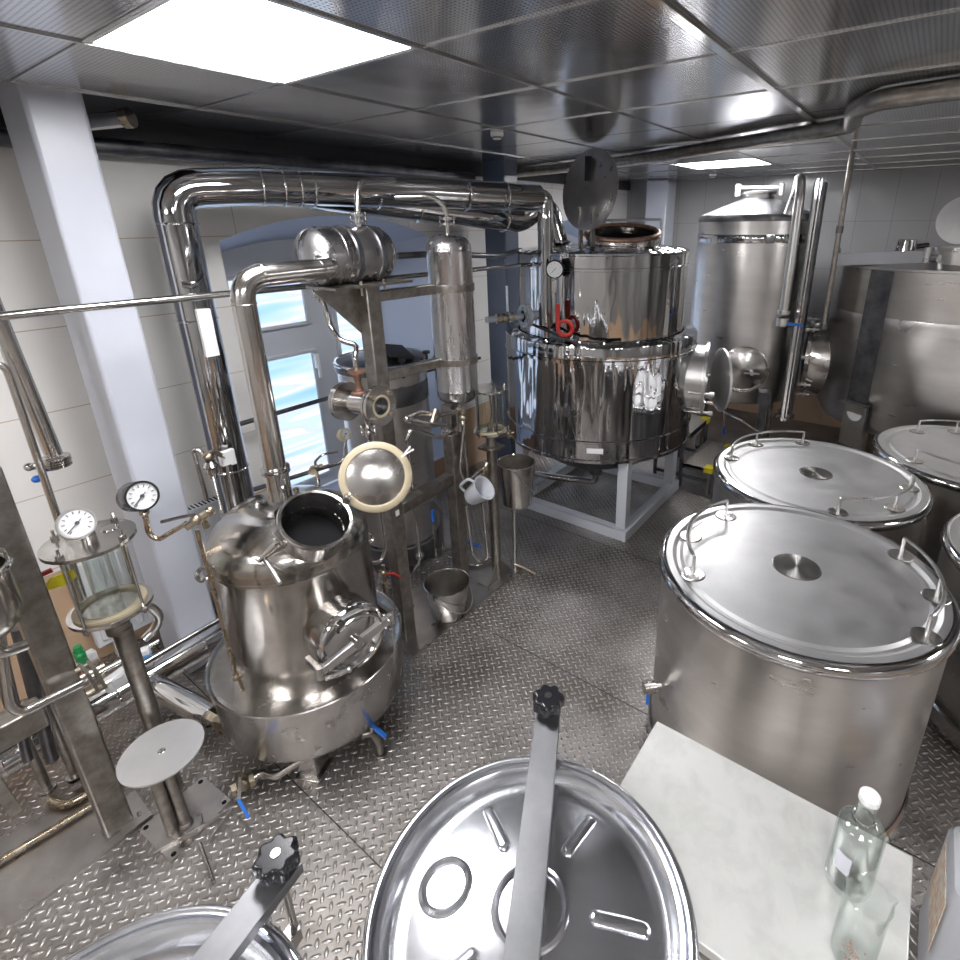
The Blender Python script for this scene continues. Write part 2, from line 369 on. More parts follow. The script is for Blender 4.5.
struct('trim_9', MB().box(((XF + XB) / 2, YW - .02, ZC + .105), (XB - XF, .03, .37)), plain('painted plenum shade', (.05, .05, .055), .7))  # dark sheet stands in for shade in the gap above the wall
g = MB()
for i in range(-5, 11):
    if i == 4: continue
    x = GX(i)
    if x < XB: g.box((x, (YR + YW) / 2 if i > 1 else (YR + GY(4)) / 2, ZC + .002), (.009, (YW - YR) if i > 1 else GY(4) - YR, .012))
for j in range(-4, 5):
    g.box(((XF + XB) / 2, GY(j), ZC + .001), (XB - XF, .010 if j != 1 else .006, .013))
struct('trim_5', g, M['gridbar'])
# the wider polished strip between two tile fields
g = MB(); g.box(((GX(0) + XB) / 2 + .1, GY(1) + .0, ZC - .004), (XB - GX(0) - .4, .028, .012)); struct('trim_6', g, M['gridmirror'])

# walls
def wall_with_arches(name, y, xs, x0, x1, z1, zs, rise, zb, inner, dep, mat, rev):
    w = MB(); cur = x0; K = 14
    for (a, b_) in xs:
        w.add([(cur, y, 0), (a, y, 0), (a, y, z1), (cur, y, z1)], [(0, 1, 2, 3)])
        w.add([(a, y, 0), (b_, y, 0), (b_, y, zb), (a, y, zb)], [(0, 1, 2, 3)])
        for k in range(K):
            t0, t1 = k / K, (k + 1) / K
            xa, xb_ = a + (b_ - a) * t0, a + (b_ - a) * t1
            za, zb_ = zs + rise * (1 - (2 * t0 - 1) ** 2), zs + rise * (1 - (2 * t1 - 1) ** 2)
            w.add([(xa, y, za), (xb_, y, zb_), (xb_, y, z1), (xa, y, z1)], [(0, 1, 2, 3)])
        cur = b_
    w.add([(cur, y, 0), (x1, y, 0), (x1, y, z1), (cur, y, z1)], [(0, 1, 2, 3)])
    o = struct(name, w, mat)
    for (a, b_) in xs:
        r = MB(); ai, bi = a + inner[0], b_ - inner[1]; K = 14; P = []
        for t in [k / K for k in range(K + 1)]:
            h = 1 - (2 * t - 1) ** 2
            P.append(((a + (b_ - a) * t, y, zs + rise * h), (ai + (bi - ai) * t, y + dep, zs - .09 + rise * .6 * h)))
        P = [((a, y, zb), (ai, y + dep, zb))] + P + [((b_, y, zb), (bi, y + dep, zb))]
        for k in range(len(P)):
            q = P[(k + 1) % len(P)]; r.add([P[k][0], q[0], q[1], P[k][1]], [(0, 1, 2, 3)])
        struct(name.replace('wall_left', 'trim_7') if a < 3 else 'trim_8', r, rev)
    return o
wall_with_arches('wall_left', YW, [(1.48, 3.0), (4.55, 6.0)], XF, XB, ZC + .3, 2.035, .135, .22, (.10, .26), .36, M['tileL'], M['reveal'])
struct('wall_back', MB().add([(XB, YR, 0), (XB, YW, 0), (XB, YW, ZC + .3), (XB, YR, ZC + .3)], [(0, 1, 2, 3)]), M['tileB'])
struct('wall_right', MB().add([(XF, YR, 0), (XB, YR, 0), (XB, YR, ZC + .3), (XF, YR, ZC + .3)], [(0, 1, 2, 3)]), tiles('glazed wall tile right', 0, .30, .45, (.24, .23, .22), (.1, .1, .1)))
struct('wall_front', MB().add([(XF, YR, 0), (XF, YW, 0), (XF, YW, ZC + .3), (XF, YR, ZC + .3)], [(0, 1, 2, 3)]), tiles('glazed wall tile front', 1, .30, .45, (.36, .35, .33), (.35, .34, .33)))

def window(name, x0, x1, y, panes, zlow, ztop):
    fr = MB(); fr.box(((x0 + x1) / 2, y + .03, (zlow + ztop) / 2), (x1 - x0, .05, ztop - zlow))
    o = struct(name, fr, M['greyblue'])
    p = MB()
    fm = MB()
    for (a, b_, c0, c1) in panes:
        p.box(((a + b_) / 2, y - .002, (c0 + c1) / 2), (b_ - a, .010, c1 - c0))
        for (cx, cz, dx, dz) in (((a + b_) / 2, c0, b_ - a + .05, .025), ((a + b_) / 2, c1, b_ - a + .05, .025), (a, (c0 + c1) / 2, .025, c1 - c0), (b_, (c0 + c1) / 2, .025, c1 - c0)):
            fm.box((cx, y - .006, cz), (dx, .03, dz))
    o1 = link('pane', p, M['sky'], o, 'daylit glass with blue and white streaks'); o2 = link('sash', fm, M['greyblue'], o, bev=.004)
    link('latch', MB().box(((x0 + x1) / 2 - .04, y - .03, 1.20), (.03, .03, .10)).box(((x0 + x1) / 2 - .04, y - .05, 1.14), (.018, .015, .12)), M['white'], o)
    return o
window('window_1', 1.50, 2.86, YW + .35, [(1.63, 2.13, 1.475, 1.81), (1.63, 2.13, .33, 1.275), (2.35, 2.70, .33, 1.81)], .24, 2.12)
window('window_2', 4.6, 5.9, YW + .35, [(4.72, 5.14, 1.475, 1.81), (4.72, 5.14, .33, 1.275), (5.32, 5.74, .33, 1.81)], .24, 2.12)

# painted steel columns
def column(n, x0, x1, y0, y1, mat, label, z1=ZC - .005):
    o = link('support_column', MB().box(((x0 + x1) / 2, (y0 + y1) / 2, z1 / 2), (x1 - x0, y1 - y0, z1)), mat, bev=.014)
    tag(o, None, None, None, 'structure')
column(1, .69, .872, 2.65, 2.93, M['column'], '', ZC + .28)
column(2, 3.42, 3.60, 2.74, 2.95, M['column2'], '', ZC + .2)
column(3, 5.95, 6.2, 2.5, 2.75, M['column'], '')

# ------------------------------------------------------------------ lights
def ceil_light(ij, label):
    i, j = ij; x0, x1, y0, y1 = GX(i), GX(i + 1), GY(j), GY(j + 1)
    t = thing('ceiling_light', label, 'ceiling light', ((x0 + x1) / 2, (y0 + y1) / 2, ZC))
    g = .010
    fr = MB()
    for (cx, cy, dx, dy) in (((x0 + x1) / 2, y0 + g, x1 - x0, .016), ((x0 + x1) / 2, y1 - g, x1 - x0, .016), (x0 + g, (y0 + y1) / 2, .016, y1 - y0), (x1 - g, (y0 + y1) / 2, .016, y1 - y0)):
        fr.box((cx, cy, ZC + .004), (dx, dy, .014))
    link('frame', fr, M['white'], t)
    link('diffuser', MB().box(((x0 + x1) / 2, (y0 + y1) / 2, ZC + .004), (x1 - x0 - .03, y1 - y0 - .03, .008)), M['lamp'], t)
for ij, k in LIGHTS.items():
    ceil_light(ij, {1: 'large square lit ceiling panel nearest the grey column', 2: 'far lit ceiling panel beyond the ceiling pipe, above the tall rear tank',
                    3: 'added unseen ceiling panel brightening the room, behind the viewer on the right', 4: 'added unseen ceiling panel brightening the room, far right of the tanks', 5: 'added unseen ceiling panel brightening the room, behind the viewer near the window wall',
                    6: 'added unseen ceiling panel brightening the room, behind the viewer in the middle', 7: 'lit ceiling panel near the far right corner'}[k])

# ------------------------------------------------------------------ storage tanks on the right
def arc_handle(t, c, z, R, a0, a1, n, label=None):
    pts = []
    K = 24
    for k in range(K + 1):
        a = math.radians(a0 + (a1 - a0) * k / K); pts.append(V((c[0] + R * math.cos(a), c[1] + R * math.sin(a), z + .075)))
    h = MB(); h.tube([pts[0] - V((0, 0, .075))] + pts + [pts[-1] - V((0, 0, .075))], .0065, .004, 8, 2)
    for k in range(1, n - 1):
        p = pts[round(K * k / (n - 1))]; h.cyl(p - V((0, 0, .075)), p, .006, n=8)
    o = link('handle', h, M['brushed'], t, label)
    for k in range(n):
        p = pts[round(K * k / (n - 1))]
        link('foot_plate', MB().lathe([(0, .0035), (.040, .0035), (.045, 0)], (p.x, p.y, z), n=32), M['disc'], o, sharp=4)
def storage_tank(c, z, r, hs, label, rot=0):
    t = thing('storage_tank', label, 'tank', (c[0], c[1], 0), 'round storage tanks with flat lids')
    rb = r * .972
    link('body', MB().lathe([(0, .10), (rb * .96, .10), (rb, .13), (rb, z - .05), (rb - .02, z - .05)], (c[0], c[1], 0), n=96), M['tankside'], t)
    link('base_ring', MB().lathe([(rb + .004, .13), (rb + .012, .12), (rb + .012, .05), (rb - .01, .05)], (c[0], c[1], 0), n=96), M['pipe'], t)
    for k in range(4):
        a = PI / 4 + k * PI / 2; p = (c[0] + rb * .8 * math.cos(a), c[1] + rb * .8 * math.sin(a))
        link('leg', MB().cyl((*p, 0), (*p, .11), .025), M['pipe'], t)
    # lid with rolled rim and a shallow dish
    prof = [(0, z), (r * .82, z), (r * .845, z - .006), (r * .87, z - .006), (r * .90, z + .002), (r * .955, z + .002)]
    for k in range(10):
        a = PI / 2 - k * PI / 8.2; prof.append((r - .026 + .026 * math.cos(a), z - .024 + .026 * math.sin(a)))
    prof.append((rb - .01, z - .055))
    lid = link('lid', MB().lathe(prof, (c[0], c[1], 0), n=128), [M['lid']], t, 'flat scuffed lid with rolled rim', sharp=8)
    # polished rolled edge as its own ring
    link('rim', MB().torus((c[0], c[1], z - .024), (0, 0, 1), r - .024, .0262, 128, 12), M['polish'], lid)
    link('centre_plate', MB().lathe([(0, .003), (.080, .003), (.085, 0)], (c[0], c[1], z), n=48), M['disc'], lid, sharp=2)
    for (a0, a1, R) in hs: arc_handle(lid, c, z, R, a0, a1, 3)
    return t
storage_tank((1.92, .208), .90, .494, [(56, 131, .395), (-46, -112, .43)], 'nearest flat lidded stainless storage tank, beside the white table')
storage_tank((3.056, .317), .80, .535, [(19, 97, .445), (-80, -158, .435)], 'middle flat lidded stainless storage tank, next to the yellow cornered steps')
storage_tank((3.84, -.42), .80, .530, [(134, 225, .42), (50, -20, .40)], 'rear right storage tank with flat lid in front of the wide strip banded tank')
storage_tank((2.73, -.78), .80, .530, [(100, 30, .43), (210, 280, .43)], 'storage tank cut off by the right frame edge, only its left rim showing')
# outlet valve low on the first tank
t = thing('drain_valve', 'small tank outlet valve with blue grip beside the white table corner', 'valve', (1.58, .58, .36))
v = MB(); v.cyl((1.592, .565, .40), (1.545, .615, .40), .014).cyl((1.575, .583, .40), (1.545, .615, .40), .024).sphere((1.56, .60, .40), .024)
link('valve_body', v, M['pipe'], t)
link('grip', MB().box((1.555, .60, .36), (.02, .012, .07), (1, .4, 0)), M['blue'], t)

# ------------------------------------------------------------------ fermenters at the bottom with pressed lids
def star(n, r1, r2, z0, z1, c, mb, ax=(0, 0, 1)):
    P = []
    K = n * 8
    for k in range(K):
        a = 2 * PI * k / K; P.append((r1 + (r2 - r1) * (.5 + .5 * math.cos(a * n)) ** .8 if True else 0, a))
    vs = [(c[0] + r * math.cos(a), c[1] + r * math.sin(a), z) for z in (z0, z1) for r, a in P]
    vs += [(c[0] + r * .86 * math.cos(a), c[1] + r * .86 * math.sin(a), z1 + .006) for r, a in P]
    fs = []
    for lv in (0, 1):
        for k in range(K): fs.append((lv * K + k, lv * K + (k + 1) % K, (lv + 1) * K + (k + 1) % K, (lv + 1) * K + k))
    fs.append(tuple(reversed(range(K)))); fs.append(tuple(range(2 * K, 3 * K)))
    return mb.add(vs, fs)
def groove(c, z, a, r0, r1, w, mb, R):
    # raised pressed rib, radial, rounded ends, half ellipse section
    d = V((math.cos(a), math.sin(a), 0)); s_ = V((-d.y, d.x, 0)); K = 16; rows = []
    for k in range(K + 1):
        t = k / K; x = r0 + (r1 - r0) * t; e = min(t, 1 - t) * (r1 - r0); f_ = math.sqrt(max(0, 1 - max(0, 1 - e / w) ** 2))
        rows.append([V((c[0], c[1], z + .0195 - .022 * (x / (.74 * R)) ** 2)) + d * x + s_ * (w * f_ * math.cos(q)) + V((0, 0, 1)) * (w * .42 * f_ * math.sin(q) + .001) for q in [PI * j / 10 for j in range(11)]])
    n = len(mb.v); mb.v += [p for r in rows for p in r]
    for i in range(K):
        for j in range(10): mb.f.append((n + i * 11 + j, n + (i + 1) * 11 + j, n + (i + 1) * 11 + j + 1, n + i * 11 + j + 1))
def lid_tank(c, z, r, ribs, bump, baraz, knobr, label):
    t = thing('lidded_fermenter', label, 'tank', (c[0], c[1], 0), 'round fermenters with pressed lids')
    rb = r - .012
    link('body', MB().lathe([(0, .12), (rb, .12), (rb, z - .04), (rb - .004, z - .04), (rb - .004, .125), (0, .125)], (c[0], c[1], 0), n=96), M['brushed'], t)
    for k in range(3):
        a = k * 2 * PI / 3 + .3; p = (c[0] + rb * .8 * math.cos(a), c[1] + rb * .8 * math.sin(a)); link('leg', MB().cyl((*p, 0), (*p, .125), .018), M['pipe'], t)
    prof = [(r * .74 * k / 12, -.003 - .022 * (k / 12) ** 2) for k in range(13)] + [(r * .80, -.029), (r * .845, -.026), (r * .875, -.010), (r * .90, -.002), (r * .925, 0), (r * .955, -.010), (r * .965, -.010)]
    prof = [(a, z + b_) for a, b_ in prof]
    for k in range(9):
        a = PI * .75 - k * PI / 6.5; prof.append((r - .008 + .009 * math.cos(a), z - .008 + .009 * math.sin(a)))
    prof.append((r - .012, z - .05))
    lid = link('lid', MB().lathe(prof, (c[0], c[1], 0), n=128), M['softpolish'], t, 'polished pressed lid', sharp=30)
    for a in ribs:
        rr = MB(); groove(c, z - .022, math.radians(a), r * .36, r * .74, .0125, rr, r); link('pressed_rib', rr, M['softpolish'], lid)
    link('centre_ring', MB().torus((c[0], c[1], z - .006), (0, 0, 1), .058, .007, 48, 8).lathe([(0, .010), (.020, .010), (.024, 0)], (c[0], c[1], z - .003)), M['softpolish'], lid)
    if bump is not None:
        a = math.radians(bump); p = (c[0] + .150 * math.cos(a), c[1] + .150 * math.sin(a), z - .018)
        link('pressed_circle', MB().torus(p, (math.cos(a) * .16, math.sin(a) * .16, 1), .040, .0075, 48, 8), M['softpolish'], lid)
    a = math.radians(baraz); d = V((math.cos(a), math.sin(a), 0)); s_ = V((-d.y, d.x, 0)); C = V((c[0], c[1], 0)); zb = z + .062
    e0 = C + d * (-knobr) + V((0, 0, zb)); e1 = C + d * knobr + V((0, 0, zb)); w_ = .026
    b_ = MB(); b_.prism([(-w_, 0), (w_, 0), (w_, -.020), (w_ - .003, -.020), (w_ - .003, -.003), (-w_ + .003, -.003), (-w_ + .003, -.020), (-w_, -.020)], e0, s_, (0, 0, 1), (e1 - e0).length)
    bar = link('clamp_bar', b_, M['bar'], t, 'straight channel section clamp bar across the lid', bev=.0008)
    link('centre_screw', MB().cyl((c[0], c[1], z - .02), (c[0], c[1], zb - .002), .008), M['pipe'], bar)
    for sg in (1, -1):
        p = C + d * sg * (knobr - .022); kb = MB(); star(7, .028, .036, zb + .014, zb + .034, p, kb)
        kb.cyl((p.x, p.y, zb), (p.x, p.y, zb + .016), .020, .024)
        kn = link('star_knob', kb, M['blackplastic'], bar, 'black star grip knob', bev=.002)
        link('knob_insert', MB().cyl((p.x, p.y, zb + .038), (p.x, p.y, zb + .0415), .008, n=16), M['pipe'], kn)
        link('swing_bolt', MB().cyl((p.x, p.y, z - .11), (p.x, p.y, zb - .001), .006, n=12).box((p.x - d.x * sg * .012, p.y - d.y * sg * .012, z - .10), (.03, .022, .03), d), M['pipe'], bar)
    return t
lid_tank((.445, .345), 1.05, .266, [62, -2, -62, -122, 160, 20][:5], 111, 29, .345, 'large polished pressed lid fermenter in the foreground beside the white table')
t0 = lid_tank((-.083, .623), 1.05, .276, [50, -10, 110, 170], None, 12, .335, 'pressed lid fermenter cut off at the bottom left corner')
p = MB(); p.tube([(.16, .50, 1.02), (.185, .49, 1.03), (.20, .49, 1.06), (.185, .50, 1.075), (.165, .505, 1.06)], .006, .01, 8).box((.165, .505, 1.0), (.02, .03, .05), (1, -.4, 0)).cyl((.19, .48, 1.03), (.19, .52, 1.03), .010, n=12)
link('lid_latch', p, M['pipe'], t0, 'bent wire latch at the lid edge')

# ------------------------------------------------------------------ table with bottle and beaker
t = thing('work_table', 'low table with a pale scratched sheet metal top, carrying bottle and beaker', 'table', (.93, .1, 0))
tx0, tx1, ty0, ty1, tz = .715, 1.142, -.209, .408, .75
link('table_top', MB().box(((tx0 + tx1) / 2, (ty0 + ty1) / 2, tz - .014), (tx1 - tx0, ty1 - ty0, .028)), M['table'], t, bev=.003)
for x in (tx0 + .03, tx1 - .03):
    for y in (ty0 + .03, ty1 - .03):
        link('leg', MB().box((x, y, (tz - .028) / 2), (.035, .035, tz - .028)), M['pipe'], t, bev=.002)
link('frame_rail', MB().box(((tx0 + tx1) / 2, ty0 + .03, tz - .05), (tx1 - tx0 - .1, .03, .04)).box(((tx0 + tx1) / 2, ty1 - .03, tz - .05), (tx1 - tx0 - .1, .03, .04)).box((tx1 - .03, (ty0 + ty1) / 2, tz - .05), (.03, ty1 - ty0 - .1, .04)).box((tx0 + .03, (ty0 + ty1) / 2, tz - .05), (.03, ty1 - ty0 - .1, .04)), M['pipe'], t)

bx, by = 1.000, -.093
t = thing('glass_bottle', 'clear square shouldered glass bottle of colourless spirit with white cap, on the table', 'bottle', (bx, by, tz))
prof = [(0, .002), (.034, .002), (.042, .006), (.0445, .018), (.0445, .165), (.043, .178), (.035, .188), (.019, .194), (.0165, .202), (.0165, .255), (.0145, .255), (.0145, .203), (.017, .197), (.032, .184), (.0405, .175), (.0415, .163), (.0415, .022), (.034, .016), (0, .020)]
link('bottle_glass', MB().lathe(prof, (bx, by, tz), n=48), M['thinglass'], t)
link('spirit', MB().lathe([(0, .021), (.034, .018), (.0410, .023), (.0410, .160), (0, .160)], (bx, by, tz), n=48), M['liquid'], t)
link('neck_ring', MB().torus((bx, by, tz + .199), (0, 0, 1), .019, .0035, 32, 8), M['glass'], t)
link('cap', MB().lathe([(0, .268), (.0165, .268), (.0190, .265), (.0192, .252), (.0168, .252)], (bx, by, tz), n=32), M['white'], t, 'white cap')
link('label', MB().lathe([(.0452, .075), (.0452, .125)], (bx, by, tz), n=12, a0=2.35, a1=3.05, ref=(1, 0, 0)), plain('pale grey bottle label', (.62, .62, .68), .5), t)
cx_, cy_ = .868, -.118
t = thing('beaker', 'tall clear glass beaker with pouring lip, beside the bottle on the table', 'beaker', (cx_, cy_, tz))
prof = [(0, 0), (.033, 0), (.037, .004), (.038, .012), (.038, .165), (.0405, .174), (.0385, .176), (.0365, .165), (.0365, .012), (.033, .004), (0, .003)]
b_ = MB().lathe(prof, (cx_, cy_, tz), n=56)
la = math.radians(-62)
for v_ in b_.v:
    if v_.z > tz + .15:
        a = math.atan2(v_.y - cy_, v_.x - cx_) - la; a = (a + PI) % (2 * PI) - PI; k = math.exp(-(a / .20) ** 2) * (v_.z - tz - .15) / .026
        v_.x += math.cos(la) * .012 * k; v_.y += math.sin(la) * .012 * k
link('beaker_glass', b_, M['thinglass'], t)
cr_ = MB()
for k in range(26):
    a = random.uniform(0, 6.28); rr = random.uniform(0, .026); cr_.sphere((cx_ + rr * math.cos(a), cy_ + rr * math.sin(a), tz + .0065 + random.uniform(0, .003)), random.uniform(.002, .0035), n=6, m=4)
cr_o = link('sediment', cr_, M['amber'], t, 'loose brown crumbs at the bottom'); cr_o['kind'] = 'stuff'

# ------------------------------------------------------------------ canister at the right edge
t = thing('plastic_canister', 'milky white plastic canister with printed label at the right frame edge', 'canister', (1.5, -.47, 0))
def rbox(x0, x1, y0, y1, z0, z1, r, mb, n=6):
    P = []
    for (cx, cy, a) in ((x1 - r, y1 - r, 0), (x0 + r, y1 - r, PI / 2), (x0 + r, y0 + r, PI), (x1 - r, y0 + r, 3 * PI / 2)):
        for k in range(n + 1): q = a + PI / 2 * k / n; P.append((cx + r * math.cos(q), cy + r * math.sin(q)))
    lv = [(z0, .012), (z0 + .012, 0), (z1 - .03, 0), (z1 - .008, .010), (z1, .03)]
    mx, my = (x0 + x1) / 2, (y0 + y1) / 2; K = len(P); vs = []
    for z, ins in lv:
        for x, y in P: vs.append((mx + (x - mx) * (1 - ins / (x1 - x0) * 2), my + (y - my) * (1 - ins / (y1 - y0) * 2), z))
    fs = [tuple(reversed(range(K))), tuple(range((len(lv) - 1) * K, len(lv) * K))]
    for i in range(len(lv) - 1):
        for k in range(K): fs.append((i * K + k, i * K + (k + 1) % K, (i + 1) * K + (k + 1) % K, (i + 1) * K + k))
    return mb.add(vs, fs)
link('canister_body', rbox(1.36, 1.62, -.64, -.345, .0, .42, .04, MB()), M['milky'], t)
link('cap', MB().lathe([(0, .475), (.030, .475), (.034, .470), (.034, .425), (.036, .418)], (1.56, -.40, 0), n=28), M['white'], t)
link('handle', MB().tube([(1.40, -.45, .415), (1.40, -.45, .46), (1.53, -.47, .46), (1.53, -.47, .415)], .013, .03), M['milky'], t)
link('label', MB().box((1.47, -.3435, .27), (.19, .002, .20)), M['label'], t, 'pale label printed in orange ink')

# ------------------------------------------------------------------ mirror polished mixing vessel in the middle
A = V((3.48, 1.92, 0)); vd = V((-A.x, -A.y, 0)).normalized()      # towards the viewer's side of the aisle
t = thing('mixing_vessel', 'large mirror polished jacketed vessel with open round hatch on a grey skid', 'vessel', (A.x, A.y, 0))
bx0, bx1, by0, by1 = 2.985, 3.975, 1.40, 2.40
for (x, y) in ((bx0 + .07, by0 + .06), (bx1 - .07, by0 + .06), (bx0 + .07, by1 - .06), (bx1 - .07, by1 - .06)):
    link('leg', MB().box((x, y, .37), (.075, .075, .60)), M['greyblue'], t, bev=.004)
sk = MB()
for y in (by0 + .035, by1 - .035): sk.box(((bx0 + bx1) / 2, y, .04), (bx1 - bx0, .07, .08))
for x in (bx0 + .035, bx1 - .035): sk.box((x, (by0 + by1) / 2, .04), (.07, by1 - by0 - .14, .08))
link('skid_frame', sk, M['greyblue'], t, 'light grey painted skid of square tube', bev=.004)
body = link('lower_jacket', MB().lathe([(.655, .60), (.700, .60), (.700, .62), (.693, .625), (.693, .735), (.700, .740), (.700, .752), (.692, .757), (.692, 1.268), (.702, 1.272), (.702, 1.292), (.694, 1.297), (.694, 1.372), (.690, 1.382), (.600, 1.395)], A, n=128), M['mirror'], t)
link('upper_jacket', MB().lathe([(.592, 1.385), (.592, 1.825), (.597, 1.828), (.597, 1.842), (.592, 1.845), (.592, 1.915), (.600, 1.920), (.600, 1.930), (.560, 1.945), (.30, 1.975), (0, 1.985)], A, n=128), M['mirror'], t)
link('bottom_cone', MB().lathe([(.655, .61), (.60, .56), (.40, .42), (.10, .30), (.05, .28), (.05, .20), (0, .20)], A, n=64), M['dark'], t)
link('outlet_pipe', MB().tube([A + V((0, 0, .22)), A + V((0, 0, .12)), (3.35, 2.3, .12), (3.3, 2.75, .12)], .025, .05), M['pipe'], t)
link('name_plate', MB().box(A + V((math.cos(math.radians(208)) * .6945, math.sin(math.radians(208)) * .6945, .69)), (.11, .003, .035), (math.sin(math.radians(208)), -math.cos(math.radians(208)), 0)), M['white'], t)
def pol(deg, r, z): return A + V((math.cos(math.radians(deg)) * r, math.sin(math.radians(deg)) * r, z))
# top manway with its hinged lid standing open
mc = V((3.46, 1.76, 0)); zt = 1.965; mx = V((-.17, -.10, 1)).normalized()
link('manway_neck', MB().lathe([(.255, 0), (.245, .055), (.262, .060), (.262, .072), (.235, .072), (.235, 0)], (mc.x, mc.y, zt), mx, n=56), M['tray'], t)
link('manway_collar', MB().torus(V((mc.x, mc.y, zt)) + mx * .082, mx, .243, .016, 56, 10), M['rust'], t, 'stained collar of the manway')
link('manway_shade', MB().lathe([(0, .03), (.236, .03)], (mc.x, mc.y, zt), mx, n=48), M['void'], t)  # black disc paints the unlit inside of the manway
lc = V((3.40, 2.00, 2.325)) ; lc = V((3.16, 1.84, 2.30))
ln = V((-.86, -.38, .12)).normalized()
ln = V((-.62, -.80, .10)).normalized() if False else V((-.966, .26, .12)).normalized()
lu, lw, _ = basis(ln)
lid = link('hatch_lid', MB().lathe([(0, 0), (.236, 0), (.241, .004), (.241, .012), (.22, .016), (0, .022)], lc, ln, 56), M['plate'], t, 'dark round hatch lid standing open')
hg = MB()
for s_ in (-.055, .055):
    hp = lc + V((0, 0, -.20)) + V((ln.y, -ln.x, 0)).normalized() * s_
    hg = MB().beam(hp + V((.0, 0, -.14)) + ln * .02, hp + V((0, 0, .10)) + ln * .03, .014, .03, ln); link('lid_hinge', hg, M['tray'], lid)
link('lid_stay', MB().beam(lc + ln * .022 + V((0, 0, .05)), lc + ln * .022 + V((0, 0, .19)), .012, .045, ln), M['rubber'], lid)
# second small covered port and its clamp bar behind the manway
pc = A + V((.28, -.06, 1.96))
link('small_port', MB().lathe([(.10, 0), (.10, .09), (.115, .095), (.115, .115), (0, .125)], pc, n=32), M['tray'], t)
link('port_clamp', MB().tube([pc + V((-.12, .14, .12)), pc + V((-.12, .14, .165)), pc + V((.12, -.20, .165)), pc + V((.12, -.20, -.03))], .010, .02, 8).torus(pc + V((-.10, .11, .14)), (.6, .8, 0), .03, .008, 20, 6), M['greyblue'], t)
# gauge, red siphon coil and sensor line on the upper shell
gp = V((2.79, 1.86, 1.845))
gg = MB().cyl(gp - vd * .05, gp, .055, n=36)
g1 = link('gauge_case', gg, M['blackplastic'], t, bev=.004)
link('gauge_dial', MB().cyl(gp - vd * .002, gp + vd * .003, .047, n=36), M['dial'], g1, 'white dial')
sx = V((-vd.y, vd.x, 0))
nd = MB().beam(gp + vd * .005 - sx * .02 - V((0, 0, .02)), gp + vd * .005 + sx * .008 + V((0, 0, .008)), .003, .002, vd)
for k in range(9):
    a = math.radians(-45 + 270 * k / 8); nd.box(gp + vd * .0045 + (sx * math.cos(a) + V((0, 0, 1)) * math.sin(a)) * .036, (.008, .0018, .002), (sx * math.cos(a) + V((0, 0, 1)) * math.sin(a)), vd)
link('gauge_needle', nd, M['white_letter'], g1)
link('gauge_stem', MB().tube([gp - V((0, 0, .05)), gp - V((0, 0, .32))], .012, 0, 12).box(gp - V((0, 0, .10)), (.03, .03, .07), sx), M['pipe'], t)
sp_ = gp - V((0, 0, .355)) + sx * .065
link('siphon_coil', MB().torus(sp_, vd, .045, .013, 32, 10).tube([sp_ - sx * .045, sp_ - sx * .045 + V((0, 0, .15))], .013, 0, 10), M['red'], t, 'red painted siphon loop')
# front service pipe running down the vessel from the polished duct
# flanged side inlet on the left
fp = pol(168, .62, 1.52); fp = V((2.84, 2.10, 1.54))
fd = V((-.62, .30, 0)).normalized()
fl = MB(); fl.cyl(fp, fp + fd * .018, .075, n=32).cyl(fp + fd * .022, fp + fd * .04, .075, n=32).cyl(fp - fd * .12, fp, .03).cyl(fp + fd * .04, fp + fd * .30, .02)
for k in range(6):
    a = PI / 3 * k; q = basis(fd); o_ = (q[0] * math.cos(a) + q[1] * math.sin(a)) * .055; fl.cyl(fp + o_ - fd * .012, fp + o_ + fd * .052, .008, n=6)
fo = link('inlet_flange', fl, M['greypaint'], t)
link('inlet_valve', MB().sphere(fp + fd * .17, .032).cyl(fp + fd * .11, fp + fd * .135, .032, n=6).cyl(fp + fd * .205, fp + fd * .23, .032, n=6), M['brass'], fo)
link('valve_lever', MB().box(fp + fd * .15 + V((0, 0, .12)), (.022, .006, .16), (fd.y, -fd.x, 0), (0, 0, 1)), M['white'], fo)
# cables on the jacket
link('sensor_cable', MB().tube([fp + V((0, -.02, -.05)), pol(200, .72, 1.40), pol(214, .72, 1.385), pol(222, .66, 1.40)], .010, .05, 8), M['rubber'], t)
# round side door on the right
md = V((.27, -.96, 0)).normalized(); mp_ = A + md * .66; mp_.z = 1.06
dr = MB().lathe([(.235, -.10), (.235, .10), (.258, .105), (.258, .125), (.215, .125), (.215, -.06)], mp_, md, 56)
mo = link('side_manhole', dr, M['brushed'], t)
link('manhole_dish', MB().lathe([(0, .075), (.14, .07), (.216, .04)], mp_, md, 48), M['tray'], mo)
dc = mp_ + md * .20 + V((.02, 0, -.01)); dn = V((.56, -.83, 0)).normalized()
link('manhole_door', MB().lathe([(0, 0), (.21, 0), (.225, .008), (.225, .022), (.21, .028), (0, .034)], dc, dn, 56), M['lid'], mo, 'dull grey round door ajar')
for a in (100, 150, 210, 260):
    cl = MB(); q = basis(md); o_ = (q[0] * math.cos(math.radians(a)) + q[1] * math.sin(math.radians(a))) * .250
    cl.cyl(mp_ + o_ + md * .02, mp_ + o_ + md * .19, .009, n=10).cyl(mp_ + o_ + md * .16, mp_ + o_ + md * .19, .016, n=10)
    link('clamp_bolt', cl, M['brushed'], mo)

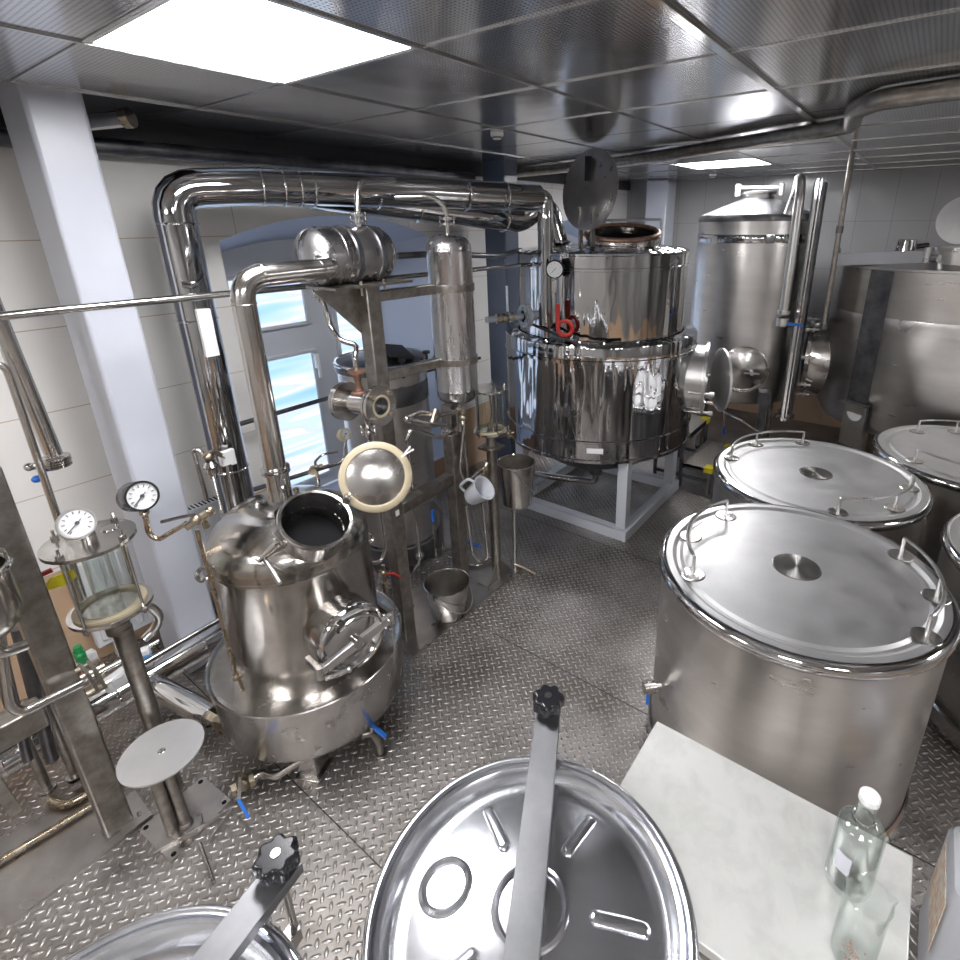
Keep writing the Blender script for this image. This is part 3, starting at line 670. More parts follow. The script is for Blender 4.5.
# ------------------------------------------------------------------ steps with yellow corners
t = thing('step_stool', 'two tread step stool of chequered metal with yellow corner caps, by the mirror vessel', 'steps', (4.3, 1.4, 0))
def tread(x0, x1, y0, y1, z):
    o = link('tread', MB().box(((x0 + x1) / 2, (y0 + y1) / 2, z - .012), (x1 - x0, y1 - y0, .024)), M['treadplate'], t)
    link('edge_frame', MB().box(((x0 + x1) / 2, y0 + .006, z - .024), (x1 - x0, .012, .044)).box((x0 + .006, (y0 + y1) / 2, z - .024), (.012, y1 - y0, .044)).box(((x0 + x1) / 2, y1 - .006, z - .024), (x1 - x0, .012, .044)).box((x1 - .006, (y0 + y1) / 2, z - .024), (.012, y1 - y0, .044)), M['dark'], o)
    for x in (x0 + .036, x1 - .036):
        link('corner_cap', MB().box((x, y0 + .026, z - .016), (.082, .070, .042)), M['yellow'], o, 'yellow corner cap')
M['treadplate'] = M['floor'].copy(); M['treadplate'].name = 'pale tread plate'
for n_ in M['treadplate'].node_tree.nodes:
    if n_.type == 'VALTORGB': n_.color_ramp.elements[0].color = (.42, .39, .35, 1); n_.color_ramp.elements[1].color = (.56, .53, .49, 1)
tread(4.02, 4.62, 1.16, 1.40, .22); tread(4.02, 4.62, 1.40, 1.66, .44)
for (x, y, z) in ((4.035, 1.175, .20), (4.605, 1.175, .20), (4.035, 1.415, .42), (4.605, 1.415, .42), (4.035, 1.645, .42), (4.605, 1.645, .42)):
    link('leg', MB().box((x, y, z / 2), (.025, .025, z)), M['dark'], t)
link('side_rail', MB().box((4.035, 1.41, .10), (.02, .48, .025)).box((4.605, 1.41, .10), (.02, .48, .025)), M['dark'], t)

# ------------------------------------------------------------------ tall rear tank
B = V((5.03, 1.30, 0))
t = thing('rear_tank', 'tall cylindrical tank with polished band and conical top under the far ceiling panel', 'tank', (B.x, B.y, 0))
link('shell', MB().lathe([(0, .58), (.30, .59), (.44, .62), (.468, .66), (.470, .70), (.470, 2.10), (.466, 2.13)], B, n=96), M['tankside'], t)
link('polished_band', MB().lathe([(.471, 1.945), (.4735, 1.95), (.4735, 2.005), (.471, 2.01)], B, n=96), M['mirror'], t)
link('cone_top', MB().lathe([(.468, 2.10), (.472, 2.13), (.455, 2.16), (.12, 2.29), (0, 2.30)], B, n=96), M['dark'], t)  # dark colour paints in the dim surroundings this cone reflects
link('top_port', MB().lathe([(.125, 2.26), (.125, 2.32), (.14, 2.325), (.14, 2.34), (0, 2.355)], B, n=40), M['brushed'], t)
hb = MB(); hb.beam(B + V((-.12, .16, 2.375)), B + V((.10, -.17, 2.375)), .025, .02)
for s_ in (-1, 1): hb.cyl(B + V((-.01 + .10 * s_, -.005 - .15 * s_, 2.31)), B + V((-.01 + .10 * s_, -.005 - .15 * s_, 2.40)), .02, n=12)
link('port_clamp', hb, M['white'], t)
for k in range(4):
    a = math.radians(45 + 90 * k + 15); p = B + V((math.cos(a) * .40, math.sin(a) * .40, 0)); link('leg', MB().cyl((p.x, p.y, 0), (p.x, p.y, .66), .035), M['pipe'], t)
p = V((4.60, .955, 0)); link('leg', MB().box((p.x, p.y, .36), (.09, .06, .72), (1, .3, 0)).box((p.x, p.y, .72), (.13, .10, .10), (1, .3, 0)), M['dark'], t)
hn = (V((4.45, 1.10, 0)) - B); hn.z = 0; hn.normalize(); hc = B + hn * .455; hc.z = .93
ho = link('front_manhole', MB().lathe([(.195, -.05), (.195, .02), (.202, .03), (.190, .035), (.185, .015), (.05, .06), (0, .062)], hc, hn, 48), M['tray'], t)
hu = V((-hn.y, hn.x, 0))
link('manhole_clamp', MB().beam(hc + hn * .06 - V((0, 0, .17)) - hu * -.06, hc + hn * .06 + V((0, 0, .17)) - hu * -.06, .02, .02).cyl(hc + hn * .05 + hu * .06, hc + hn * .14 + hu * .06, .015).beam(hc + hn * .12 + hu * .0, hc + hn * .12 + hu * .12, .012, .012), M['brushed'], ho)
link('overflow_pipe', MB().tube([(4.70, .98, 2.16), (4.66, .94, 2.30), (4.52, .90, 2.42), (4.46, .87, 2.30), (4.44, .865, 1.46)], .035, .10, 14).cyl((4.44, .865, 1.44), (4.44, .865, 1.47), .05).cyl((4.44, .865, 1.35), (4.44, .865, 1.41), .045), M['brushed'], t, 'bent overflow pipe down the side')
link('drain_valve', MB().box((4.43, .78, 1.37), (.02, .12, .02)), M['blue'], t)
lp = MB(); a0_ = V((4.66, .80, 0)); lp.beam((4.66, .80, .52), (4.66, .80, 2.40), .02, .035, (1, 0, 0)).beam((4.655, .775, .52), (4.655, .775, 2.40), .008, .008, (1, 0, 0))
link('level_tube', lp, M['chrome'], t, 'tall slim level gauge tube')
link('cable_duct', MB().box((4.78, .80, 1.45), (.10, .08, 1.85)), M['dark'], t)
link('under_pipes', MB().tube([(4.8, 1.35, .58), (4.72, 1.3, .48), (4.55, 1.12, .50), (4.5, .90, .42)], .016, .05, 10).tube([(4.72, 1.3, .48), (4.70, 1.28, .34)], .012, 0), M['pipe'], t)
link('under_valve_grip', MB().box((4.70, 1.28, .31), (.02, .02, .07)), M['blue'], t)

# ------------------------------------------------------------------ wide tank on the right
Cc = V((5.30, -.185, 0)); CR = .845
t = thing('wide_tank', 'wide brushed steel tank with dark vertical weld strip and round side hatch, rear right', 'tank', (Cc.x, Cc.y, 0))
link('shell', MB().lathe([(0, .52), (CR - .25, .53), (CR - .05, .57), (CR, .66), (CR, 1.77), (CR + .008, 1.775), (CR + .008, 1.79), (CR - .01, 1.795), (.30, 1.90), (0, 1.92)], Cc, n=128), M['tankside'], t)
link('horizontal_strip', MB().lathe([(CR + .0015, 1.36), (CR + .003, 1.365), (CR + .003, 1.445), (CR + .0015, 1.45)], Cc, n=96, a0=math.radians(120), a1=math.radians(240), ref=(1, 0, 0)), M['brushed'], t)
link('vertical_strip', MB().lathe([(CR + .0035, .66), (CR + .004, .67), (CR + .004, 1.765), (CR + .0035, 1.77)], Cc, n=8, a0=math.radians(140), a1=math.radians(152), ref=(1, 0, 0)), M['dark'], t, 'dark vertical strip')
br = MB(); br.beam((4.72, .62, 1.83), (4.62, -1.0, 1.93), .03, .085).beam((4.72, .62, 1.83), (5.2, .66, 1.85), .03, .085)
link('top_bridge', br, M['greyblue'], t, 'painted cross bar over the tank top')
link('top_port', MB().lathe([(.13, 1.80), (.13, 1.90), (.145, 1.905), (.145, 1.93), (0, 1.94)], (4.72, -.13, 0), n=40), M['brushed'], t)
hgm = MB(); hgm.beam((4.60, .02, 1.88), (4.60, .02, 2.0), .02, .02).cyl((4.58, -.02, 1.86), (4.62, .04, 1.86), .025, n=12).cyl((4.60, .05, 1.83), (4.60, .05, 1.93), .02, n=12)
link('port_hinge', hgm, M['brushed'], t)
link('port_lid', MB().lathe([(0, 0), (.16, 0), (.165, .006), (.165, .014), (0, .03)], (4.98, -.12, 2.10), (-.93, .1, .2), 40), M['lid'], t, 'raised round port lid')
for k in range(4):
    a = math.radians(45 + 90 * k); p = Cc + V((math.cos(a) * .6, math.sin(a) * .6, 0)); link('leg', MB().cyl((p.x, p.y, 0), (p.x, p.y, .60), .04), M['pipe'], t)
hn = V((-.14, .99, 0)).normalized(); hc = Cc + hn * CR; hc.z = .975
ho = link('side_hatch', MB().lathe([(.325, -.22), (.315, .0), (.300, .09), (.320, .095), (.320, .125), (.29, .135), (.12, .15), (0, .155)], hc, hn, 56), M['tray'], t)
q = basis(hn)
for k in range(8):
    a = 2 * PI * k / 8 + .2; o_ = (q[0] * math.cos(a) + q[1] * math.sin(a)) * .33
    link('hatch_clamp', MB().cyl(hc + o_ + hn * .05, hc + o_ + hn * .19, .010, n=8).cyl(hc + o_ + hn * .13, hc + o_ + hn * .155, .022, n=6).cyl(hc + o_ + hn * .085, hc + o_ + hn * .10, .022, n=6), M['brushed'], ho)
w0 = Cc + V((math.cos(math.radians(148)) * (CR + .03), math.sin(math.radians(148)) * (CR + .03), .78))
wd = (w0 - Cc); wd.z = 0; wd.normalize(); ws = V((-wd.y, wd.x, 0))
link('support_bracket', MB().box(w0 - V((0, 0, .16)), (.18, .02, .34), ws).box(w0 + V((0, 0, .02)) + wd * .03, (.20, .08, .008), ws), M['tankside'], t, 'bracket with a half round cut out')
link('bracket_spot', MB().lathe([(0, 0), (.062, 0)], w0 + wd * .012 - V((0, 0, .06)), wd, 24, 0, PI, ref=-ws), M['white'], t, 'pale half round opening')
link('hatch_drain', MB().tube([(4.86, .78, .82), (4.80, .80, .70), (4.74, .80, .60), (4.62, .86, .56)], .014, .04, 8).sphere((4.76, .80, .62), .04).cyl((4.72, .74, .55), (4.80, .86, .55), .025), M['pipe'], t)
t = thing('steel_pot', 'small steel pot standing on top of the wide rear tank', 'pot', (4.93, .19, 1.915))
link('pot_body', MB().lathe([(0, 0), (.055, 0), (.072, .01), (.062, .11), (.058, .112), (.068, .012), (0, .006)], (4.93, .19, 1.857), n=36), M['polish'], t)
link('pot_handle', MB().cyl((4.98, .13, 1.92), (5.02, .06, 1.93), .018, n=12), M['blackplastic'], t)

t = thing('riser_pipe', 'thin brown riser pipe dropping from the ceiling to the side hatch of the wide tank', 'pipe', (4.6, .60, 1.33))
link('pipe_run', MB().cyl((4.6, .60, 1.33), (4.6, .60, 2.55), .018), M['oldsteel'], t)
link('pipe_joint', MB().cyl((4.6, .60, 2.02), (4.6, .60, 2.07), .024).cyl((4.6, .60, 1.33), (4.6, .60, 1.37), .026).beam((4.6, .60, 1.35), (5.2, .62, 1.33), .02, .02), M['dark'], t)
# ------------------------------------------------------------------ ceiling services
t = thing('ceiling_pipe', 'thick stained pipe slung under the ceiling, running across the room', 'pipe', (3.2, .9, 2.46))
link('pipe_run', MB().tube([(3.95, 3.10, 2.512), (3.69, 1.79, 2.512), (3.12, .52, 2.512), (3.06, .42, 2.515), (2.70, .37, 2.515), (2.53, .27, 2.515), (2.48, -.05, 2.515), (2.3, -.9, 2.515), (2.2, -2.6, 2.515)], .036, .05, 14), M['oldsteel'], t)
link('pipe_clamp', MB().torus((2.44, -.05, 2.515), (-.2, -.9, 0), .042, .008, 24, 6), M['brushed'], t)
t = thing('ceiling_pipe', 'dark pipe running below the ceiling edge along the window wall', 'pipe', (2.2, 3.05, 2.45))
link('pipe_run', MB().tube([(-2.1, 3.03, 2.43), (3.40, 3.03, 2.45)], .035, 0, 14), M['dark'], t)
t = thing('ceiling_pipe', 'short capped pipe end poking out of the ceiling gap by the grey column', 'pipe', (1.0, 2.75, 2.49))
link('pipe_run', MB().cyl((.76, 3.0, 2.475), (1.0, 2.70, 2.51), .030), M['pipe'], t)
link('pipe_cap', MB().cyl((1.0, 2.70, 2.51), (1.02, 2.675, 2.513), .036), M['brass'], t)
for k, (x, y, lb) in enumerate(((2.443, 1.991, 'round white ceiling detector near the centre of the picture'), (5.75, 1.95, 'round ceiling detector next to the far lit panel'))):
    t = thing('smoke_detector', lb, 'detector', (x, y, ZC))
    link('detector_base', MB().lathe([(0, 0), (.034, 0), (.034, -.012), (.030, -.018), (.026, -.018)], (x, y, ZC), n=32), M['white'], t)
    link('detector_grille', MB().lathe([(.026, -.016), (.022, -.026), (0, -.028)], (x, y, ZC), n=24), M['dark'], t)
    link('detector_fins', MB().box((x, y, ZC - .028), (.006, .04, .005)).torus((x, y, ZC - .027), (0, 0, 1), .02, .003, 24, 6), M['white'], t)

# ------------------------------------------------------------------ survey helpers: a sight line from the survey point (0,0,2.1) met with a known plane
_yaw, _pit, _rol = .6206, .3400, -.0111
_c, _s = math.cos(_yaw), math.sin(_yaw)
_f = V((_c * math.cos(_pit), _s * math.cos(_pit), -math.sin(_pit))); _r = V((_s, -_c, 0)); _u = _r.cross(_f)
_r2 = _r * math.cos(_rol) + _u * math.sin(_rol); _u2 = -_r * math.sin(_rol) + _u * math.cos(_rol)
def sight(x, y): return _r2 * ((x - 538.17) / 537.89) + _u2 * ((415.10 - y) / 537.89) + _f
def pY(x, y, Y): d = sight(x, y); return d * (Y / d.y) + V((0, 0, 2.1))
def pX(x, y, X): d = sight(x, y); return d * (X / d.x) + V((0, 0, 2.1))
def pZ(x, y, Z): d = sight(x, y); return d * ((Z - 2.1) / d.z) + V((0, 0, 2.1))
ZV = V((0, 0, 1))
def flange(mb, p, ax, r=.03, w=.010, gap=.014, bolts=4, br=.004):
    ax = V(ax).normalized(); q = basis(ax)
    mb.cyl(p - ax * (gap / 2 + w), p - ax * gap / 2, r, n=20); mb.cyl(p + ax * gap / 2, p + ax * (gap / 2 + w), r, n=20)
    for k in range(bolts):
        a = 2 * PI * k / bolts + .6; o_ = (q[0] * math.cos(a) + q[1] * math.sin(a)) * r * .92
        mb.cyl(p + o_ - ax * (w + gap), p + o_ + ax * (w + gap), br, n=6)
    return mb
def clampr(mb, p, ax, r, w=.014):
    ax = V(ax).normalized(); mb.cyl(p - ax * w, p - ax * .003, r, n=24); mb.cyl(p + ax * .003, p + ax * w, r, n=24); return mb
def gauge(name_t, p, nrm, r, label, case='blackplastic', parent=None, depth=.04, dot=None):
    nrm = V(nrm).normalized(); sx = V((-nrm.y, nrm.x, 0)).normalized(); sz = sx.cross(nrm) * -1
    sz = nrm.cross(sx)
    if sz.z < 0: sz = -sz
    o = parent if parent is not None else thing(name_t, label, 'gauge', tuple(p))
    c_ = link('gauge_case', MB().lathe([(0, -depth), (r * .93, -depth), (r, -depth + .006), (r, 0), (r * .99, .003), (r * .86, .003), (r * .86, -.002)], p, nrm, 40), M[case], o)
    link('gauge_dial', MB().lathe([(0, -.001), (r * .87, -.001)], p, nrm, 40), M['dial'], o, 'white dial face')
    nd = MB(); nd.beam(p + nrm * .002 - sx * r * .62 - sz * r * .45, p + nrm * .002 + sx * r * .25 + sz * r * .18, r * .05, .0015, nrm).cyl(p + nrm * .0, p + nrm * .004, r * .12, n=14)
    for k in range(11):
        a = math.radians(-45 + 27 * k); dd = sx * math.cos(a) + sz * math.sin(a); nd.box(p + nrm * .0012 + dd * r * .66, (r * .16, r * .05, .001), dd, nrm)
    link('gauge_needle', nd, M['white_letter'], o)
    return o

# ------------------------------------------------------------------ pot still
b = V((.945, 1.91, 0))
still = thing('pot_still', 'stained stainless pot still with open top hatch standing in a dented drip tray', 'still', (b.x, b.y, 0))
link('drip_tray', MB().lathe([(.28, .393), (.355, .393), (.378, .398), (.385, .408), (.390, .412), (.393, .408), (.388, .395), (.376, .17), (.366, .152), (.10, .145), (0, .145)], b, n=96), M['tray'], still, 'dented polished drip tray')
link('boiler_shell', MB().lathe([(.24, .30), (.298, .335), (.298, .895), (.2995, .900), (.2995, .912), (.298, .916)], b, n=96), M['boiler'], still)
prof = [(.298, .915)]
for k in range(13):
    a = PI / 2 * k / 12; prof.append((.298 * math.cos(a) ** .88 if k < 12 else 0, .920 + .180 * math.sin(a)))
nc = pZ(316, 519, 1.10); nn = V((-.02, -.52, .85)).normalized()
fine = []
for i_ in range(len(prof) - 1):
    for k in range(4): fine.append((prof[i_][0] + (prof[i_ + 1][0] - prof[i_][0]) * k / 4, prof[i_][1] + (prof[i_ + 1][1] - prof[i_][1]) * k / 4))
fine.append(prof[-1])
dm = MB().lathe(fine, b, n=240)
def in_neck(f_):
    cc = sum((dm.v[i_] for i_ in f_), V((0, 0, 0))) / len(f_) - nc; h_ = cc.dot(nn); return h_ > -.2 and (cc - nn * h_).length < .112
dm.f = [f_ for f_ in dm.f if not in_neck(f_)]
dome = link('dome', dm, M['boiler'], still, 'domed shoulder with a round hatch opening', sharp=60)
for (x, y) in ((.760, 1.69), (.70, 2.03), (1.17, 1.86), (1.0, 2.17)):
    link('foot', MB().box((x, y, .08), (.085, .085, .16), (.9, .4, 0)).box((x, y, .006), (.11, .11, .012), (.9, .4, 0)), M['tray'], still, bev=.003)
# top hatch neck
nc = pZ(316, 519, 1.10); nn = V((-.02, -.52, .85)).normalized()
nk = link('hatch_neck', MB().lathe([(.118, -.14), (.118, -.012), (.128, -.010), (.131, 0), (.127, .006), (.117, .004), (.113, -.01), (.111, -.14)], nc, nn, 64), M['tray'], still)
link('hatch_shade', MB().lathe([(0, -.132), (.112, -.132)], nc, nn, 40), M['void'], nk)  # black disc paints in the darkness down the neck
link('dip_tube', MB().cyl(pZ(302, 512, 1.06), pZ(296, 490, 1.16), .010, n=12).ring(pZ(296, 490, 1.16), pZ(295.6, 488, 1.168), .0105, .007, 12), M['tarnpipe'], nk)
# open hatch lid
hc = V((1.177, 1.623, 1.178)); hn = (V((0, 0, 2.1)) - hc).normalized(); hn = (hn + V((.06, .10, -.10))).normalized()
hl = link('hatch_lid', MB().lathe([(.112, .004), (.085, .014), (.045, .021), (0, .023)], hc, hn, 56), M['tray'], still, 'domed steel hatch lid hinged open')
link('gasket', MB().lathe([(.109, .004), (.113, .010), (.130, .010), (.138, .004), (.139, -.004), (.135, -.008), (.109, -.008)], hc, hn, 64), M['gasket'], hl, 'cream rubber gasket ring')
link('lid_back', MB().lathe([(.134, -.008), (.134, -.016), (.08, -.026), (0, -.03)], hc, hn, 48), M['boiler'], hl)
hu_, hw_, _ = basis(hn)
pA = pZ(347, 499, 1.12); pB = pY(352, 496, pA.y + .02)
link('lid_hinge', MB().tube([nc + V((.115, .02, .00)), pA + V((.02, 0, .015)), hc + (pA - hc).normalized() * .132 - hn * .014], .008, .02, 10).cyl(pA - V((.012, .01, 0)), pA + V((.022, .015, 0)), .016, n=14).cyl(pA + V((0, 0, -.03)), pA + V((0, 0, .02)), .009), M['pipe'], hl)
rw = hc + (_r2 * .105 + _u2 * .085); fk = MB()
for s_ in (-.010, .010): fk.beam(rw + _u2 * s_ * .6 - _r2 * -s_ * .6, rw + (_r2 * .036 + _u2 * .030) + _u2 * s_ * .6 + _r2 * s_ * -.6, .006, .006, hn)
link('lid_fork', fk, M['white'], hl)
# swing clamp on the neck
q0 = pZ(270, 549, 1.04); q1 = pZ(258, 562, 1.0)
link('swing_clamp', MB().tube([pZ(288, 540, 1.075), pZ(281, 538, 1.075), q0, q1], .006, .01, 10).cyl(pZ(283, 541, 1.07), pZ(276, 534, 1.08), .013, n=14).cyl(pZ(276, 544, 1.055), pZ(263, 557, 1.015), .011, .009, n=14).sphere(pZ(286, 541, 1.07), .012), M['pipe'], nk)
link('clamp_lever', MB().tube([pZ(265, 560, 1.0), pZ(280, 583, .955)], .008, 0, 10), M['brushed'], nk)
# lifting eyes
e1 = V((.665, 2.00, .945)); 
link('lifting_eye', MB().torus(pY(203, 574, 1.95), V((.2, -1, .15)), .022, .0085, 28, 8), M['pipe'], still)
link('lifting_eye', MB().torus(pY(368, 538, 1.88), V((-.2, -1, .25)), .022, .0085, 28, 8), M['pipe'], still)
# side manhole
sd = V((-.09, -.995, 0)).normalized(); s0 = b + sd * .285; s0.z = .655
so = link('side_manhole', MB().lathe([(.128, -.06), (.128, .085), (.134, .088), (.134, .098), (.118, .098), (.118, -.03), ], s0, sd, 56), M['tray'], still)
link('manhole_cover', MB().lathe([(0, .082), (.04, .086), (.100, .094), (.112, .112), (.120, .122), (.128, .122), (.134, .112), (.134, .100)], s0, sd, 56), M['polish'], so, 'polished round cover')
su = V((-sd.y, sd.x, 0)).normalized()
qa = s0 + sd * .145 - su * .150 - ZV * .030; qb = s0 + sd * .145 + su * .155 + ZV * .015
link('cross_bar', MB().beam(qa, qb, .020, .036, ZV), M['brushed'], so, bev=.003)
hd = MB(); hd.cyl(s0 + sd * .12, s0 + sd * .16, .020, n=20)
link('centre_boss', hd, M['pipe'], so)
link('bar_hinge', MB().cyl(qa - ZV * .028, qa + ZV * .022, .013, n=14).beam(qa - sd * .09, qa, .016, .03), M['pipe'], so)
link('bar_hinge', MB().cyl(qb - ZV * .03, qb + ZV * .03, .012, n=14).beam(qb - sd * .09, qb, .016, .03), M['pipe'], so)
hr = MB(); hr.torus(s0 + sd * .150, sd, .105, .0055, 40, 8, math.radians(170), math.radians(395), ref=ZV)
link('hand_ring', hr, M['pipe'], so)
link('bar_latch', MB().tube([qa + V((.01, -.01, -.03)), qa + V((.03, -.02, -.035)), qa + V((.085, -.03, -.045))], .009, .01, 10).sphere(qa + V((.09, -.03, -.046)), .012), M['brushed'], so)
link('bar_strap', MB().torus(qb - ZV * .01 - su * .03, su, .030, .005, 24, 6).tube([qb + V((-.01, .0, -.03)), qb + V((-.02, -.02, -.12)), qb + V((-.03, -.02, -.20))], .005, .02, 8), M['pipe'], so)
# thin brown steam line clipped to the front of the still
ln_ = MB(); ln_.tube([pY(197, 530, 1.72), pY(236, 674, 1.67), pY(243, 690, 1.655)], .0065, .02, 10)
link('sample_line', ln_, M['tarnpipe'], still, 'thin brown line down the front of the still')
link('line_clip', MB().beam(pY(203, 556, 1.72), pY(221, 547, 1.80), .006, .016), M['tarnpipe'], still)
link('line_foot', MB().cyl(pY(237, 676, 1.67) - ZV * .006, pY(237, 676, 1.67) + ZV * .006, .016), M['tarnpipe'], still)

# drain valves of the still
t = thing('drain_valve', 'blue lever valve on the drain pipe left of the drip tray front foot', 'valve', tuple(pZ(245, 783, .05)))
d = MB(); d.tube([pZ(318, 752, .13), pZ(296, 763, .10), pZ(275, 778, .065), pZ(262, 772, .06), pZ(243, 784, .055)], .014, .03, 12)
link('drain_pipe', d, M['pipe'], t)
d = MB(); p = pZ(243, 784, .055); ax = (pZ(243, 784, .055) - pZ(262, 774, .055)).normalized()
d.sphere(p, .026).cyl(p - ax * .04, p - ax * .022, .026, n=6).cyl(p + ax * .022, p + ax * .04, .026, n=6).cyl(p, p + ZV * .045, .010)
link('valve_body', d, M['brass'], t)
link('valve_lever', MB().beam(p + ZV * .045, pZ(239, 800, .07), .012, .004), M['pipe'], t)
link('lever_grip', MB().beam(pZ(238, 799, .07), pZ(249, 818, .06), .011, .008), M['blue'], t, 'blue lever grip', bev=.003)
t = thing('drain_valve', 'blue lever drain valve under the right side of the drip tray', 'valve', tuple(pZ(378, 748, .05)))
link('drain_pipe', MB().tube([pZ(362, 735, .12), pZ(372, 732, .12), pZ(379, 742, .07), pZ(381, 752, .01)], .014, .02, 12).cyl(pZ(381, 753, .0), pZ(381, 753, .0) + ZV * .006, .026), M['oldsteel'], t)
link('lever_grip', MB().beam(pZ(371, 725, .15), pZ(386, 737, .11), .018, .012), M['blue'], t, 'blue lever grip', bev=.003)
link('valve_stem', MB().cyl(pZ(372, 726, .15), pZ(371, 734, .11), .010), M['pipe'], t)

# ------------------------------------------------------------------ vapour pipe from the still to the lying condenser
vx, vy = .915, 1.86
t = thing('vapour_pipe', 'bent vapour pipe rising from the pot still to the lying condenser', 'pipe', (vx, vy, 1.1))
link('pipe_run', MB().tube([(vx, vy, 1.135), (vx, vy, 1.945), (1.245, 1.85, 1.955)], .0385, .085, 20, 12).tube([(1.20, 1.85, 1.954), (1.262, 1.855, 1.955), (1.275, 1.935, 1.965)], .0385, .05, 20, 8), M['pipe'], t)
link('union', clampr(MB(), V((vx, vy, 1.25)), ZV, .050, .011).cyl((vx, vy, 1.135), (vx, vy, 1.24), .042), M['polish'], t, 'clamped pipe union')
link('weld_bead', MB().torus((vx, vy, 1.86), (0, 0, 1), .039, .002, 28, 6).torus((.985, 1.857, 1.949), (1, 0, .03), .0385, .003, 28, 6), M['tray'], t)

# ------------------------------------------------------------------ lying condenser on the frame
hy, hz, hr_ = 2.04, 1.985, .118
xa = pY(300, 258, hy).x; xb = pY(386, 258, hy).x
t = thing('lying_condenser', 'horizontal cylindrical condenser with domed ends strapped on top of the frame post', 'condenser', ((xa + xb) / 2, hy, hz - hr_))
prof = [(0, 0)]
for k in range(1, 10): a = PI / 2 * k / 9; prof.append((hr_ * math.sin(a), .075 * (1 - math.cos(a))))
L_ = xb - xa
prof += [(hr_, .14), (hr_ + .001, .141), (hr_, .142), (hr_, L_ - .06)]
for k in range(1, 8): a = PI / 2 * k / 8; prof.append((hr_ * math.cos(a) ** .8, L_ - .06 + .06 * math.sin(a)))
prof.append((0, L_))
link('shell', MB().lathe(prof, (xa, hy, hz), (1, 0, 0), 64), M['cond'], t)
link('strap', MB().lathe([(hr_, 0), (hr_ + .006, 0), (hr_ + .006, .022), (hr_, .022)], (xa + .19, hy, hz), (1, 0, 0), 64), M['dark'], t)
link('strap', MB().lathe([(hr_, 0), (hr_ + .006, 0), (hr_ + .006, .022), (hr_, .022)], (xa + .31, hy, hz), (1, 0, 0), 64), M['dark'], t)
link('end_connector', MB().cyl((xb - .01, hy, hz), (xb + .03, hy, hz), .045, n=6).cyl((xb - .02, hy + .03, hz - .05), (xb + .02, hy + .03, hz - .05), .02, n=6), M['oldsteel'], t)
link('strap_bolt', MB().cyl((xa + .201, hy - hr_ * .8, hz - .10), (xa + .201, hy - hr_ * .8, hz - .16), .006, n=8), M['bolt'], t)
link('strap_bolt', MB().cyl((xa + .321, hy - hr_ * .8, hz - .10), (xa + .321, hy - hr_ * .8, hz - .16), .006, n=8), M['bolt'], t)
xt = pY(359, 225, hy).x
t2 = MB(); t2.tube([(xt, hy, hz + hr_ - .01), (xt, hy, 2.17), (xt + .03, hy + .01, 2.28), (xt + .25, hy + .04, 2.30)], .013, .05, 12)
link('vent_pipe', t2, M['pipe'], t)
link('vent_flange', flange(MB(), V((xt, hy, 2.135)), ZV, .034), M['pipe'], t)
xo = pY(322, 300, hy).x
link('outlet_pipe', MB().tube([(xo, hy, hz - hr_ + .01), (xo, hy, 1.83), (xo + .01, hy - .02, 1.70), pY(340, 341, 1.95), pY(358, 345, 1.90), (1.325, 1.87, 1.60), (1.325, 1.87, 1.54)], .011, .035, 12), M['pipe'], t)
link('outlet_flange', flange(MB(), V((xo, hy, 1.835)), ZV, .034), M['pipe'], t)

# ------------------------------------------------------------------ frame with post, beams and gusset
t = thing('apparatus_frame', 'dull steel post and beam frame on a floor plate, carrying both condensers', 'frame', (1.8, 1.95, 0))
l1 = V((1.492, 1.955, 0)); l2 = V((1.965, 1.99, 0)); W_ = .072
link('floor_plate', MB().box((1.845, 2.02, .005), (.875, .42, .01)), M['plate'], t, 'flat floor plate')
link('post', MB().box(l1 + ZV * .935, (W_, W_, 1.86)), M['oldsteel'], t, 'tall hollow section post', bev=.006)
link('post', MB().box(l2 + ZV * .60, (W_, W_, 1.19)), M['oldsteel'], t, bev=.006)
link('cross_beam', MB().beam(l1 + V((.036, 0, .775)), l2 + V((-.036, 0, .765)), .06, .062), M['oldsteel'], t, bev=.005)
vc = V((1.955, 1.915, 0)); vr = .108
for z in (1.815, 1.455):
    link('bracket_arm', MB().beam(l1 + V((.03, -.0, z)), vc + V((-vr * .6, .02, z)), .045, .045), M['oldsteel'], t, bev=.004)
link('saddle_plate', MB().box((1.49, 1.99, 1.868), (.40, .20, .010)), M['oldsteel'], t)
link('gusset', MB().prism([(-.20, 0), (0, 0), (0, -.20)], (1.456, 1.99, 1.862), (1, 0, 0), (0, 0, 1), .008), M['oldsteel'], t)
link('post_label', MB().box(pY(397.5, 513, l1.y - W_ / 2 - .002), (.022, .002, .030)), M['white'], t, 'small white label with a dark print')
link('base_gusset', MB().prism([(-.12, 0), (.12, 0), (.03, .12), (-.03, .12)], (2.154, 1.855, .012), (1, 0, 0), (0, 0, 1), .005).box((2.17, 1.87, .014), (.24, .14, .008)), M['plate'], t)

